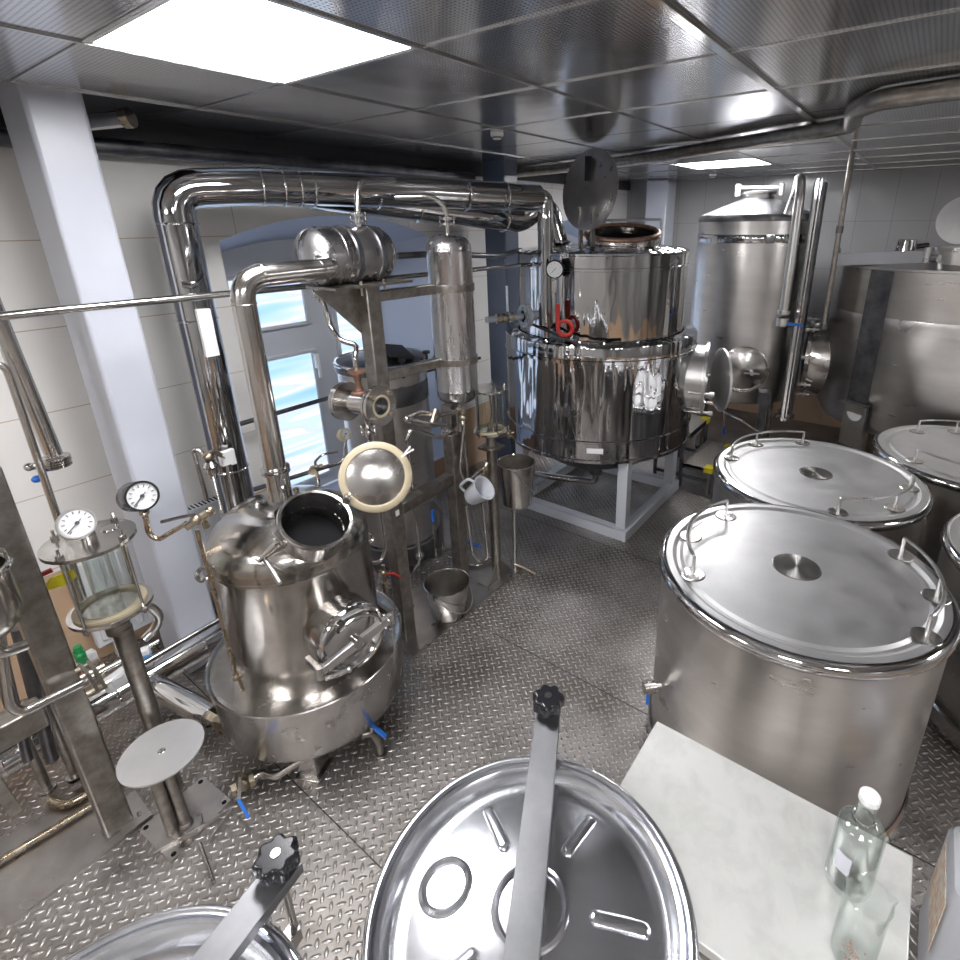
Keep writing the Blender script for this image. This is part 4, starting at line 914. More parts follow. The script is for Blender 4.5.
t = thing('standing_condenser', 'upright cylindrical condenser with rounded ends clamped beside the frame post', 'condenser', (vc.x, vc.y, 1.24))
prof = [(0, 1.20), (.02, 1.20), (.03, 1.225)]
for k in range(8): a = PI / 2 * k / 7; prof.append((.03 + (vr - .03) * math.sin(a), 1.275 - .05 * math.cos(a)))
prof += [(vr, 1.30), (vr + .001, 1.302), (vr, 1.304), (vr, 1.985), (vr + .001, 1.987), (vr, 1.989), (vr, 2.0)]
for k in range(1, 9): a = PI / 2 * k / 8; prof.append((vr * math.cos(a) ** .8 if k < 8 else 0, 2.0 + .065 * math.sin(a)))
link('shell', MB().lathe(prof, vc, n=64), M['cond'], t)
for z in (1.80, 1.44):
    link('clamp_band', MB().lathe([(vr, z), (vr + .007, z), (vr + .007, z + .032), (vr, z + .032)], vc, n=64), M['oldsteel'], t)
link('vent_pipe', MB().tube([vc + ZV * 2.06, vc + ZV * 2.185, pY(432, 196, 1.93), pY(395, 197, 2.05)], .012, .05, 12), M['pipe'], t)
link('vent_flange', flange(MB(), vc + ZV * 2.12, ZV, .036), M['pipe'], t)
bt = MB(); bt.cyl(vc + ZV * 1.06, vc + ZV * 1.21, .018).tube([vc + ZV * 1.17, pY(440, 415, 1.86), pY(420, 413, 1.80), pY(405, 419, 1.76), pY(428, 425, 1.76), pY(445, 424, 1.82)], .013, .02, 10)
bt.tube([pY(449, 432, 1.86), pY(440, 438, 1.83), pY(411, 429, 1.76), pY(406, 440, 1.76)], .010, .02, 10)
bt.tube([vc + V((.02, -.02, 1.12)), pY(460, 470, 1.88), pY(464, 482, 1.86), pY(472, 478, 1.84), pY(482, 468, 1.83)], .008, .03, 10)
bt.tube([vc + V((.03, .01, 1.12)), vc + V((.035, .01, .95)), pY(468, 478, 1.93)], .010, .03, 10)
link('bottom_pipes', bt, M['pipe'], t)
link('bottom_flange', flange(MB(), pY(449, 431, 1.86), ZV, .04), M['pipe'], t)
link('bottom_valve', MB().sphere(pY(436, 417, 1.82), .022).cyl(pY(432, 424, 1.80), pY(436, 410, 1.82), .016), M['brass'], t)
link('bottom_valve', MB().sphere(pY(463, 418, 1.88), .022).cyl(pY(463, 425, 1.87), pY(463, 408, 1.90), .014), M['brass'], t)

# ------------------------------------------------------------------ flanged sight tube
fc = pY(365, 404, 1.82); fdir = V((.50, -.86, 0)).normalized(); fa = pY(345, 401, 1.96); fbp = pY(380, 406, 1.75)
fdir = (fbp - fa).normalized()
t = thing('flanged_sight_tube', 'short horizontal tube between two bolted round flanges, in front of the frame post', 'sight glass', tuple(fc - ZV * .08))
link('tube', MB().ring(fa, fbp, .048, .040, 32), M['pipe'], t)
for nm, p, s_ in (('rear_flange', fa, 1), ('front_flange', fbp, -1)):
    o = link(nm, MB().ring(p - fdir * .006, p + fdir * .008, .084, .036, 48).ring(p + fdir * .010 * s_, p + fdir * .022 * s_, .084, .04, 48), M['tray'], t)
    q = basis(fdir)
    for k in range(6 if s_ == 1 else 4):
        a = 2 * PI * k / (6 if s_ == 1 else 4) + .75; o_ = (q[0] * math.cos(a) + q[1] * math.sin(a)) * .066
        link('bolt', MB().cyl(p + o_ - fdir * .012, p + o_ + fdir * (.022 if s_ == -1 else .012), .0095, n=6), M['bolt'], o)
link('sight_ring', MB().ring(fbp + fdir * .008, fbp + fdir * .0095, .047, .038, 40), M['gasket'], t, 'pale gasket ring round the opening')
link('sight_glass', MB().lathe([(0, 0), (.038, 0)], fbp - fdir * .03, fdir, 32), M['dark'], t)
link('top_reducer', MB().lathe([(.034, .075), (.034, .087), (.016, .092), (.012, .13), (.022, .165), (.036, .170), (.036, .182), (0, .185)], (1.325, 1.87, 1.36), n=28).cyl((1.325, 1.87, 1.41), (1.325, 1.87, 1.46), .02), M['rust'], t, 'rust stained reducer and flange')
link('bottom_outlet', flange(MB(), fc - ZV * .115, ZV, .030).cyl(fc - ZV * .22, fc - ZV * .045, .010), M['pipe'], t)

# ------------------------------------------------------------------ round receiver behind the frame
F_ = V((2.05, 2.63, 0)); fr_ = .262
t = thing('receiver_drum', 'tall narrow steel drum with clamped lid standing behind the frame by the window', 'drum', (F_.x, F_.y, 0))
link('drum_body', MB().lathe([(0, .16), (fr_ - .02, .16), (fr_, .18), (fr_, 1.33), (fr_ - .01, 1.33)], F_, n=80), M['tankside'], t)
link('dark_band', MB().lathe([(fr_ + .001, 1.10), (fr_ + .002, 1.105), (fr_ + .002, 1.215), (fr_ + .001, 1.22)], F_, n=80), M['dark'], t)
link('lid', MB().lathe([(fr_ + .012, 1.30), (fr_ + .014, 1.345), (fr_ - .01, 1.355), (.10, 1.375), (0, 1.38)], F_, n=80), M['dark'], t)
link('lid_ring', MB().torus(F_ + ZV * 1.345, (0, 0, 1), fr_ + .008, .012, 80, 8).torus(F_ + ZV * 1.30, (0, 0, 1), fr_ + .004, .006, 80, 6), M['polish'], t)
link('lid_flap', MB().beam(F_ + V((-.02, -.22, 1.385)), F_ + V((.12, .05, 1.40)), .14, .012, (.2, 0, 1)), M['rubber'], t, 'black sheet lying on the lid')
link('base_ring', MB().lathe([(fr_ - .005, .16), (fr_ + .004, .15), (fr_ + .004, .03), (fr_ - .008, .03)], F_, n=80), M['dark'], t)
for k in range(3):
    a = 2.2 + 2 * PI * k / 3; q = F_ + V((math.cos(a), math.sin(a), 0)) * .2; link('foot', MB().cyl((q.x, q.y, 0), (q.x, q.y, .17), .03), M['dark'], t)
cw = F_ + V((math.cos(math.radians(255)) * (fr_ + .02), math.sin(math.radians(255)) * (fr_ + .02), 1.33))
for an in (255, 300):
    cw = F_ + V((math.cos(math.radians(an)) * (fr_ + .02), math.sin(math.radians(an)) * (fr_ + .02), 1.33))
    link('lid_clamp', MB().cyl(cw - ZV * .05, cw + ZV * .05, .008).cyl(cw + ZV * .05, cw + ZV * .065, .022).box(cw - ZV * .03, (.05, .03, .02)), M['rubber'], t)

# ------------------------------------------------------------------ buckets
def bucket(c, z, r0, r1, h, label, hang=260, tilt=.25):
    t = thing('steel_bucket', label, 'bucket', (c[0], c[1], z), 'stainless buckets')
    link('bucket_body', MB().lathe([(0, 0), (r0 - .008, 0), (r0, .008), (r1, h), (r1 - .002, h + .001), (r0 - .003, .010), (0, .006)], (c[0], c[1], z), n=64), M['pipe'], t)
    link('rim', MB().torus((c[0], c[1], z + h), (0, 0, 1), r1, .0035, 64, 8), M['polish'], t)
    cz = z + h - .02; K = 20; P = []
    a = math.radians(hang)
    for k in range(K + 1):
        q = PI * k / K; u = V((-math.sin(a), math.cos(a), 0)); d_ = V((math.cos(a) * 1.05, math.sin(a) * 1.05, -.0))
        P.append(V((c[0], c[1], cz)) + u * (r1 + .004) * math.cos(q) + (d_ * (r1 * .60 + .05 * 1) * 1 + V((0, 0, -h * .55))) * math.sin(q) * 1.0 if False else V((c[0], c[1], cz)) + u * (r1 + .006) * math.cos(q) + d_ * r1 * 1.0 * math.sin(q) ** .8 - ZV * (h * .62) * math.sin(q))
    link('bail_handle', MB().tube(P, .0032, 0, 8), M['brushed'], t)
    for s_ in (-1, 1):
        u = V((-math.sin(a), math.cos(a), 0)) * s_; link('ear', MB().box(V((c[0], c[1], cz)) + u * (r1 + .002), (.008, .022, .026), u), M['pipe'], t)
    return t
bucket((1.759, 1.90), .011, .100, .127, .205, 'open stainless bucket with bail handle standing on the floor plate in front of the frame', 285)
bucket((2.29, 1.80), .505, .088, .112, .275, 'taller stainless bucket held up beside the small glass receiver post', 300)
t = thing('bucket_stand', 'thin post with small foot under the raised bucket', 'stand', (2.29, 1.80, 0))
link('stand_post', MB().cyl((2.29, 1.83, .0), (2.29, 1.83, .497), .014, n=14), M['pipe'], t)
link('stand_top', MB().cyl((2.29, 1.80, .494), (2.29, 1.80, .503), .06), M['pipe'], t)
link('stand_foot', MB().cyl((2.29, 1.83, 0), (2.29, 1.83, .012), .045).tube([(2.28, 1.83, .06), (2.30, 1.78, .05), (2.33, 1.70, .012)], .009, .02, 10), M['brass'], t)

# ------------------------------------------------------------------ small glass receiver on its own post
P_ = V((2.154, 1.871, 0))
t = thing('glass_receiver', 'small glass cylinder receiver with tie rods on a round post left of the mirror vessel', 'receiver', (P_.x, P_.y, 0))
link('post', MB().cyl(P_ + ZV * .012, P_ + ZV * .90, .030), M['oldsteel'], t)
link('post_head', MB().lathe([(.03, .885), (.055, .90), (.055, .915), (.03, .92), (.03, .975), (.045, 1.0)], P_, n=32).box(P_ + ZV * .905, (.11, .11, .014)), M['oldsteel'], t)
link('lower_plate', MB().cyl(P_ + ZV * 1.0, P_ + ZV * 1.012, .098, n=48), M['pipe'], t)
link('upper_plate', MB().cyl(P_ + ZV * 1.245, P_ + ZV * 1.257, .098, n=48), M['pipe'], t)
link('glass_cylinder', MB().ring(P_ + ZV * 1.012, P_ + ZV * 1.245, .078, .073, 48), M['thinglass'], t, 'clear glass wall')
link('seal_ring', MB().ring(P_ + ZV * 1.012, P_ + ZV * 1.02, .082, .066, 40), M['gasket'], t)
for k in range(5):
    a = 2 * PI * k / 5 + .5; q = P_ + V((math.cos(a), math.sin(a), 0)) * .086
    link('tie_rod', MB().cyl(q + ZV * .985, q + ZV * 1.28, .004, n=8).cyl(q + ZV * 1.257, q + ZV * 1.268, .009, n=6), M['pipe'], t)
link('dip_pipe', MB().tube([P_ + V((0, 0, 1.25)), P_ + V((.02, 0, 1.10)), P_ + V((.0, .01, 1.03))], .006, .03, 8).sphere(P_ + V((.02, .02, 1.03)), .02), M['brass'], t)
link('cluster_valve', MB().sphere(P_ + V((.10, -.04, .97)), .022).cyl(P_ + V((.05, -.02, .96)), P_ + V((.14, -.05, .96)), .012).sphere(P_ + V((.12, -.04, .94)), .016), M['brass'], t)
v2 = pY(484, 470, 1.84)
link('outlet_valve', MB().sphere(v2, .026).cyl(v2 - V((.03, 0, .03)), v2 + V((.03, 0, .03)), .014).cyl(v2, v2 + V((-.02, -.03, .03)), .008), M['brass'], t)
up_ = MB(); up_.tube([pY(466, 505, 1.86), pY(472, 552, 1.86), pY(478, 562, 1.86), pY(488, 560, 1.86), pY(482, 500, 1.86)], .009, .03, 10)
link('u_pipe', up_, M['pipe'], t)

# hanging measuring jug
jc = pY(477, 493, 1.80); ja = V((-.30, -.10, .95)).normalized()
ja = (_r2 * .34 + _u2 * .20 * 1 - _f * .55 + ZV * .2).normalized(); ja = (ja * .55 + _r2 * .55 + ZV * .35).normalized()
t = thing('measuring_jug', 'milky white plastic jug hanging tilted from the pipe by its handle', 'jug', tuple(jc))
link('jug_body', MB().lathe([(0, -.055), (.044, -.055), (.048, -.050), (.068, .060), (.073, .063), (.066, .063), (.046, -.047), (0, -.051)], jc, ja, 40), M['milky'], t)
jh = V((-1, 0, 0)) * .4 + ZV; jh = (jh - ja * jh.dot(ja)).normalized()
link('jug_handle', MB().tube([jc + ja * .055 + jh * .062, jc + ja * .05 + jh * .105, jc - ja * .03 + jh * .10, jc - ja * .04 + jh * .054], .008, .025, 8), M['milky'], t)

# ------------------------------------------------------------------ loose process pipes behind and inside the frame
def pipe(label, pts, r, fr, mat='pipe', loc=None, fl=(), cat='pipe', name='process_pipe', flr=.022, n=12):
    pts = [V(p) for p in pts]; t = thing(name, label, cat, tuple(loc or pts[-1]))
    link('pipe_run', MB().tube(pts, r, fr, n), M[mat], t)
    for p, ax in fl: link('pipe_clamp', clampr(MB(), V(p), ax, r + flr * .6, .009), M['pipe'], t)
    return t
g0 = pY(420, 555, 2.15); 
pipe('slim pipe dropping behind the frame post to a union at the floor rail', [pY(407, 440, 2.05), pY(419, 545, 2.18), pY(420, 562, 2.18), pZ(412, 575, .06), pZ(377, 597, .06)], .011, .05, fl=[(pY(420, 556, 2.18), ZV)])
pipe('hook shaped pipe looping down between the two frame posts', [pY(418, 503, 2.05), pY(432, 500, 2.15), pY(441, 512, 2.20), pZ(443, 551, .03), pZ(452, 548, .03)], .011, .03)
t = pipe('short standing drain pipe with blue top between the frame posts', [pZ(436, 556, .0), pZ(436, 556, .0) + ZV * .27], .013, 0, loc=pZ(436, 556, 0))
link('floor_flange', MB().cyl(pZ(436, 556, 0), pZ(436, 556, 0) + ZV * .012, .042), M['oldsteel'], t)
link('hose_tail', MB().cyl(pZ(436, 556, 0) + ZV * .27, pZ(436, 556, 0) + ZV * .35, .012), M['blue'], t)
q = pZ(383, 562, .30)
t = pipe('narrow u shaped siphon pipe right of the pot still', [pY(361, 516, 1.95), pY(364, 550, 1.95), pY(370, 563, 1.95), pY(381, 562, 1.95), pY(386, 548, 1.95), pY(381, 508, 1.95)], .009, .025, loc=pY(376, 563, 1.95))
link('siphon_drain', MB().cyl(pY(383, 565, 1.95), pY(385, 586, 1.95), .009).sphere(pY(383.5, 573, 1.95), .018).cyl(pY(384.5, 582, 1.95), pY(386, 592, 1.95), .014), M['brass'], t)
link('red_lever', MB().tube([pY(386, 574, 1.93), pY(393, 573, 1.92), pY(400, 577, 1.91)], .006, .01, 8), M['red'], t, 'red lever')
pipe('floor rail pipe running behind the frame plate', [pZ(372, 600, .03), pZ(395, 583, .03)], .012, 0)
pipe('low floor pipe with blue valve behind the bucket', [pZ(448, 557, .03), pZ(478, 566, .03), pZ(499, 553, .03)], .010, .03)
t = thing('shutoff_valve', 'tiny blue lever valve on the floor behind the frame', 'valve', tuple(pZ(463, 547, .02)))
link('valve_body', MB().sphere(pZ(464, 549, .05), .022).cyl(pZ(464, 556, .0), pZ(464, 545, .09), .014), M['brass'], t); link('grip', MB().beam(pZ(464, 540, .10), pZ(480, 547, .10), .02, .012), M['blue'], t)
pipe('slim dark pipe crossing in front of the window glass', [pY(233, 426, 3.0), pY(352, 391, 3.0), pY(430, 370, 3.0), pY(480, 358, 3.0)], .014, 0, 'dark')
pipe('lower dark pipe crossing the bottom of the window behind the pot still', [pY(230, 497, 2.85), pY(345, 461, 2.85)], .013, 0, 'dark')
pipe('long thin steel pipe spanning from the left frame edge towards the lying condenser', [pY(-60, 323, 2.28), pY(60, 310, 2.28), pY(350, 282, 2.28), pY(530, 264, 2.28)], .0135, 0, fl=())
pipe('upper dark pipe between the condensers and the mirror vessel', [pY(396, 256, 2.10), pY(430, 254, 2.15), pY(500, 256, 2.28), pY(521, 250, 2.35)], .016, .05, 'dark')

# hook ended vent line, filter and bracket left of the still
t = pipe('hook ended thin line with small filter by the polished duct', [pY(207, 500, 2.45), pY(193, 450, 2.45), pY(197, 449, 2.43), pY(207, 458, 2.40)], .009, .02, loc=pY(207, 500, 2.45))
q = pY(210, 461, 2.40)
link('filter_body', MB().lathe([(0, -.03), (.030, -.03), (.034, -.02), (.018, .0)], q, ZV, 24).cyl(pY(211, 464, 2.40), pY(213, 473, 2.40), .024).cyl(pY(213, 473, 2.40), pY(214, 478, 2.40), .015), M['pipe'], t)
link('filter_valve', MB().sphere(q + ZV * .02, .022).tube([q + V((-.03, 0, .03)), q + V((.02, 0, .045)), q + V((.05, 0, .01))], .008, .02, 8), M['brass'], t)
link('filter_drop', MB().cyl(pY(214, 477, 2.38), pY(223, 514, 2.30), .008), M['pipe'], t)
link('filter_bracket', MB().box(pY(225, 458, 2.52), (.045, .03, .065)).box(pY(231, 456, 2.55), (.022, .04, .075)), M['white'], t)
link('bracket_rod', MB().cyl(pY(213, 452, 2.42), pY(224, 458, 2.5), .006, n=8), M['pipe'], t)

# ------------------------------------------------------------------ gauges on siphons
gp_ = pY(142, 496, 1.96)
t = gauge('pressure_gauge', gp_, (.06, -.88, .28), .050, 'black cased round pressure gauge on a siphon pipe in front of the grey column', depth=.075)
link('siphon', MB().tube([gp_ - V((0, 0, .05)), pY(145, 515, 1.95), pY(149, 534, 1.95), pY(158, 540, 1.93), pY(187, 523, 1.84)], .0085, .03, 10), M['tarnpipe'], t)
link('gauge_nut', MB().cyl(gp_ - V((0, -.02, .072)), gp_ - V((0, -.02, .045)), .016, n=6), M['brass'], t)
q = pY(196, 520, 1.80)
link('gauge_valve', MB().sphere(q, .019).cyl(q - V((.035, 0, .012)), q + V((.045, 0, .012)), .013, n=8).cyl(q + V((.02, 0, .0)), q + V((.025, 0, -.04)), .010).sphere(q + V((.045, 0, .012)), .017), M['brass'], t)
link('valve_lever', MB().tube([q + V((0, 0, .02)), q + V((-.03, -.01, .032)), pY(161, 522, 1.78)], .0055, .02, 8), M['pipe'], t)
gp_ = pY(345.5, 434, 2.0)
t = gauge('pressure_gauge', gp_, (.05, -.83, .45), .028, 'small cream pressure gauge above the open hatch lid', 'gasket', depth=.03)
link('siphon', MB().tube([gp_ - V((0, 0, .025)), pY(344, 450, 2.0), pY(345, 458, 2.0), pY(338, 463, 2.0), pY(318, 468, 2.0)], .006, .02, 10), M['pipe'], t)
q = pY(316, 468, 2.0)
link('gauge_valve', MB().sphere(q, .016).cyl(q - V((.025, 0, 0)), q + V((.03, 0, .0)), .010, n=8).cyl(q - ZV * .06, q, .007).cyl(q - V((.03, .02, .0)), q - V((.012, 0, 0)), .017), M['brass'], t)
link('valve_lever', MB().tube([q + V((0, 0, .012)), q + V((.0, 0, .03)), q + V((.035, 0, .05)), pY(338, 452, 2.0)], .0055, .02, 8), M['pipe'], t)
link('stand_pipe', MB().cyl(q - ZV * .14, q - ZV * .05, .007), M['pipe'], t)

# ------------------------------------------------------------------ polished ducts
dy = 2.62; dr_ = .078
t = thing('polished_duct', 'polished round insulated duct rising beside the grey column and crossing to the mirror vessel', 'duct', (1.08, dy, 0))
top = 2.255
pa = V((1.075, dy, .18)); pb = V((1.075, dy, top)); pc_ = V((1.40, 2.54, top + .02)); pd_ = pZ(545, 203, 2.245)
pd_ = V((2.88, 2.02, 2.255))
link('duct_run', MB().tube([pa, pb, pc_, V((2.0, 2.32, top + .015)), pd_ + V((0, .03, 0))], dr_, .11, 28, 5), M['duct'], t)
sm = MB()
for z in (2.12, 1.72, 1.0): sm.torus((1.075, dy, z), (0, 0, 1), dr_ + .001, .005, 36, 6)
dv = (pd_ - pc_).normalized()
for s_ in (.02, .11, .18, .24, .55, 1.05, 1.30): sm.torus(pc_ + dv * s_ + V((0, 0, -.003)), dv, dr_ + .001, .005, 36, 6)
link('duct_seams', sm, M['chrome'], t)
link('duct_drop', MB().tube([pd_ + V((-.03, .02, 0)), pd_ + V((.03, -.01, .0)), V((2.905, 2.005, 2.15)), V((2.90, 2.0, 1.46))], .050, .07, 24).cyl((2.90, 2.0, 1.40), (2.90, 2.0, 1.47), .028), M['duct'], t)
link('white_box', MB().box(pY(207.5, 333, dy - dr_ - .012), (.055, .02, .205)), M['white'], t, 'white plate strapped to the duct')
t = thing('polished_duct', 'second polished duct slanting down behind the first one towards the mirror vessel', 'duct', (2.6, 2.5, 2.1))
qa = V((1.72, 2.66, 2.27)); qb = V((3.03, 2.30, 2.13))
link('duct_run', MB().tube([qa, qb, V((3.16, 2.24, 2.22)), V((3.22, 2.2, 2.18)), V((3.26, 2.16, 1.98))], .082, .06, 28), M['duct'], t)
link('duct_seams', MB().torus(qa.lerp(qb, .45), qb - qa, .084, .005, 36, 6).torus(qa.lerp(qb, .9), qb - qa, .084, .005, 36, 6).torus((3.26, 2.16, 1.985), ZV, .09, .012, 36, 8), M['chrome'], t)

# big lagged pipe along the floor with rails
t = thing('lagged_pipe', 'large polished lagged pipe running low along the window wall', 'pipe', (.3, 2.59, .15))
link('pipe_run', MB().tube([(-1.6, 2.59, .15), (.95, 2.60, .155), (1.4, 2.62, .16)], .062, 0, 28), M['polish'], t)
link('pipe_seams', MB().torus((.76, 2.60, .155), (1, 0, 0), .063, .006, 36, 6).torus((.40, 2.60, .152), (1, 0, 0), .063, .006, 36, 6).torus((.02, 2.6, .15), (1, 0, 0), .063, .006, 36, 6), M['chrome'], t)
link('branch', MB().cyl((.52, 2.56, .14), (.605, 2.18, .115), .050, n=28).torus((.605, 2.18, .115), (.22, -1, 0), .046, .007, 28, 6), M['polish'], t, 'polished branch stub')
bv = MB(); bv.cyl((.605, 2.18, .115), (.615, 2.12, .115), .030, n=6).sphere((.625, 2.085, .115), .034).cyl((.625, 2.085, .115), (.60, 2.07, .175), .014).cyl((.63, 2.10, .10), (.67, 2.05, .15), .015).cyl((.60, 2.10, .08), (.60, 2.10, .16), .02, n=6).tube([(.625, 2.05, .115), (.63, 2.01, .11), (.66, 1.99, .14), (.68, 1.97, .20)], .013, .03, 10)
link('branch_valve', bv, M['brass'], t, 'tarnished brass valve')
pipe('slim rail pipe above the lagged floor pipe', [(-1.6, 2.56, .25), (.40, 2.56, .26), (.95, 2.57, .27)], .013, 0, loc=(.0, 2.56, .25))
pipe('second slim rail pipe beside the lagged floor pipe', [(-1.6, 2.68, .24), (.62, 2.68, .25)], .012, 0, loc=(.0, 2.68, .24))

# ------------------------------------------------------------------ radiator and wall fittings
t = thing('radiator', 'white panel radiator on the window wall behind the grey column', 'radiator', (.78, 3.06, .10))
rx0, rx1 = .47, 1.26
link('panel', MB().box(((rx0 + rx1) / 2, 3.09, .375), (rx1 - rx0, .05, .53)), M['radiator'], t, bev=.008)
rb_ = MB(); k = rx0 + .04
while k < rx1 - .04:
    rb_.box((k, 3.062, .37), (.032, .012, .45)); k += .05
link('flutes', rb_, M['radiator'], t, bev=.004)
link('top_grille', MB().box(((rx0 + rx1) / 2, 3.08, .648), (rx1 - rx0, .075, .016)), M['radiator'], t)
gl = MB(); k = rx0 + .02
while k < rx1: gl.box((k, 3.08, .6565), (.008, .055, .0015)); k += .02
link('grille_slots', gl, M['void'], t)
for k in (rx0 + .08, rx1 - .08): link('bracket', MB().box((k, 3.11, .06), (.03, .04, .12)), M['radiator'], t)
for nm, px_, Y, lab, ang in (('socket_box', (86, 660), 2.98, 'white wall socket box beside the green valve', .2), ('socket_box', (117, 680), 2.44, 'white box clipped by the lagged floor pipe', .3), ('socket_box', (145, 657), 2.6, 'small white tag box with blue print under the glass receiver', -.5)):
    p = pY(*px_, Y); t = thing(nm, lab, 'box', tuple(p))
    link('box_body', MB().box(p, (.085 if ang > 0 else .05, .04, .065 if ang > 0 else .09), (1, ang, 0)), M['white'], t, bev=.006)
    link('box_cover', MB().box(p + V((0, -.022, .008)), (.045, .006, .03), (1, ang, 0)), M['radiator'] if ang > 0 else plain('blue print', (.15, .35, .65), .5), t)
q = pY(80, 655, 2.95)
t = thing('radiator_valve', 'green bodied heating valve with red cap below the receiver', 'valve', tuple(q))
link('valve_body', MB().sphere(q, .022).cyl(q - ZV * .05, q + ZV * .05, .017, n=8).box(q, (.04, .03, .05)), M['green'], t)
link('valve_cap', MB().cyl(q + V((-.04, -.02, -.05)), q + V((-.04, -.05, -.05)), .018), M['red'], t)
link('valve_tail', MB().cyl(q + V((-.12, 0, -.07)), q + V((.02, 0, -.03)), .014).cyl(q + V((-.07, 0, .02)), q + V((-.03, 0, .02)), .016), M['pipe'], t)

# ------------------------------------------------------------------ pipes at upper left
pipe('thick product pipe coming down at the left edge with a clamp end', [pY(-14, 290, 2.62), pY(54, 455, 2.62)], .028, 0, n=18, fl=[(pY(55, 459, 2.62), ZV), (pY(56, 464, 2.62), ZV)], flr=.034)
q = pY(38, 464, 2.60)
t = thing('clamp_valve', 'small valve stub with round blue knob at the pipe end by the wall', 'valve', tuple(q))
link('stub', MB().cyl(pY(50, 462, 2.61), pY(32, 467, 2.60), .013).sphere(pY(29, 467, 2.6), .016), M['pipe'], t)
link('knob', MB().sphere(pY(37, 479, 2.58), .017, sq=.8), M['blue'], t, 'blue knob')
pipe('bent slim pipe dropping from the left edge down past the gauge', [pY(-10, 364, 2.55), pY(5, 366, 2.55), pY(10, 378, 2.55), pY(65, 540, 2.55), pY(92, 625, 2.55)], .0125, .05)

# ------------------------------------------------------------------ left frame of mottled steel
t = thing('mottled_frame', 'mottled steel portal frame on a floor plate at the left picture edge', 'frame', (.1, 2.1, 0))
link('floor_plate', MB().box((-.36, 2.20, .006), (1.24, .36, .012), (1, 0, 0)), M['plate'], t, 'scraped flat floor plate')
link('post', MB().box((.208, 2.10, .74), (.085, .085, 1.46)), M['oldsteel'], t, 'broad mottled post', bev=.008)
link('post', MB().box((-.165, 2.14, .60), (.085, .085, 1.18)), M['oldsteel'], t, bev=.008)
link('cross_beam', MB().box((-.26, 2.10, .625), (.81, .07, .085)), M['oldsteel'], t, bev=.006)
link('brace', MB().beam((-.05, 2.14, .95), (.0, 2.14, .30), .05, .03), M['oldsteel'], t)
link('base_foot', MB().box((.250, 2.10, .014), (.09, .16, .014)).cyl((.270, 2.06, .02), (.262, 2.06, .024), .010, n=10), M['plate'], t)
# pipes hanging in front of and inside the frame
pipe('bent pipe crossing in front of the mottled post to a bolted flange', [pY(-6, 600, 2.02), pY(10, 706, 2.02), pY(22, 713, 2.02), pY(92, 678, 2.02)], .0145, .03, fl=[])
t = thing('pipe_flange', 'square bolted flange on the pipe end right of the mottled post', 'flange', tuple(pY(94, 675, 2.02)))
q = pY(94, 676, 2.02); fx = V((1, 0, .12)).normalized()
link('flange_plates', MB().box(q - fx * .012, (.010, .07, .09), fx).box(q + fx * .008, (.010, .07, .09), fx), M['oldsteel'], t)
for s1 in (-1, 1):
    for s2 in (-1, 1): link('bolt', MB().cyl(q + V((-.035, s1 * .024, s2 * .034)), q + V((.03, s1 * .024, s2 * .034)), .008, n=6), M['bolt'], t)
for k, (x0_, y0_, x1_, y1_, lb) in enumerate(((30, 660, 50, 795, 'left one of two slim drop pipes inside the mottled frame'), (55, 655, 78, 782, 'right one of two slim drop pipes inside the mottled frame'))):
    pt_ = pZ(x1_, y1_, .03); 
    p0_ = V((pt_.x, pt_.y, .62))
    pipe(lb, [p0_, pt_ + ZV * .03], .016, 0, 'oldsteel', fl=[(pt_ + ZV * .035, ZV)], loc=pt_)
pipe('floor pipe bending along the mottled frame plate', [pZ(50, 800, .035), pZ(64, 806, .03), pZ(84, 796, .03), pZ(120, 772, .03)], .016, .04, 'tarnpipe')
pipe('thin brown floor pipe in front of the plate of the mottled frame', [pZ(-30, 878, .03), pZ(125, 785, .03)], .011, 0, 'tarnpipe')
pipe('dark upright pipe behind the mottled post', [pY(18, 628, 2.30), pY(52, 760, 2.30)], .02, 0, 'dark')
pipe('second dark upright pipe behind the mottled frame', [pY(-2, 640, 2.36), pY(28, 760, 2.36)], .016, 0, 'dark')
# glass topped kettle at the left edge
kc = V((-.02, 1.93, 0)); kc = pY(-24, 606, 1.96)
t = thing('steel_canister', 'round stained steel canister with ring rim half cut by the left picture edge', 'canister', (kc.x, kc.y, kc.z - .12))
link('shell', MB().lathe([(0, -.11), (.05, -.10), (.085, -.06), (.09, -.02), (.09, .09), (.095, .095), (.095, .105), (.085, .105), (.08, .0)], kc, n=48), M['boiler'], t)
link('rim_ring', MB().torus(kc + ZV * .10, (0, 0, 1), .094, .006, 48, 8), M['polish'], t)
link('bail', MB().tube([kc + V((.085, -.03, .10)), kc + V((.085, -.06, .16)), kc + V((.05, -.08, .20))], .004, .02, 8), M['pipe'], t)
link('outlet', MB().tube([kc + V((0, 0, -.10)), kc + V((.0, 0, -.17)), kc + V((.06, .02, -.19))], .016, .03, 10), M['pipe'], t)
link('carrier_arm', MB().beam(kc + V((.03, .05, -.06)), V((.16, 2.10, kc.z - .06)), .02, .02), M['oldsteel'], t)

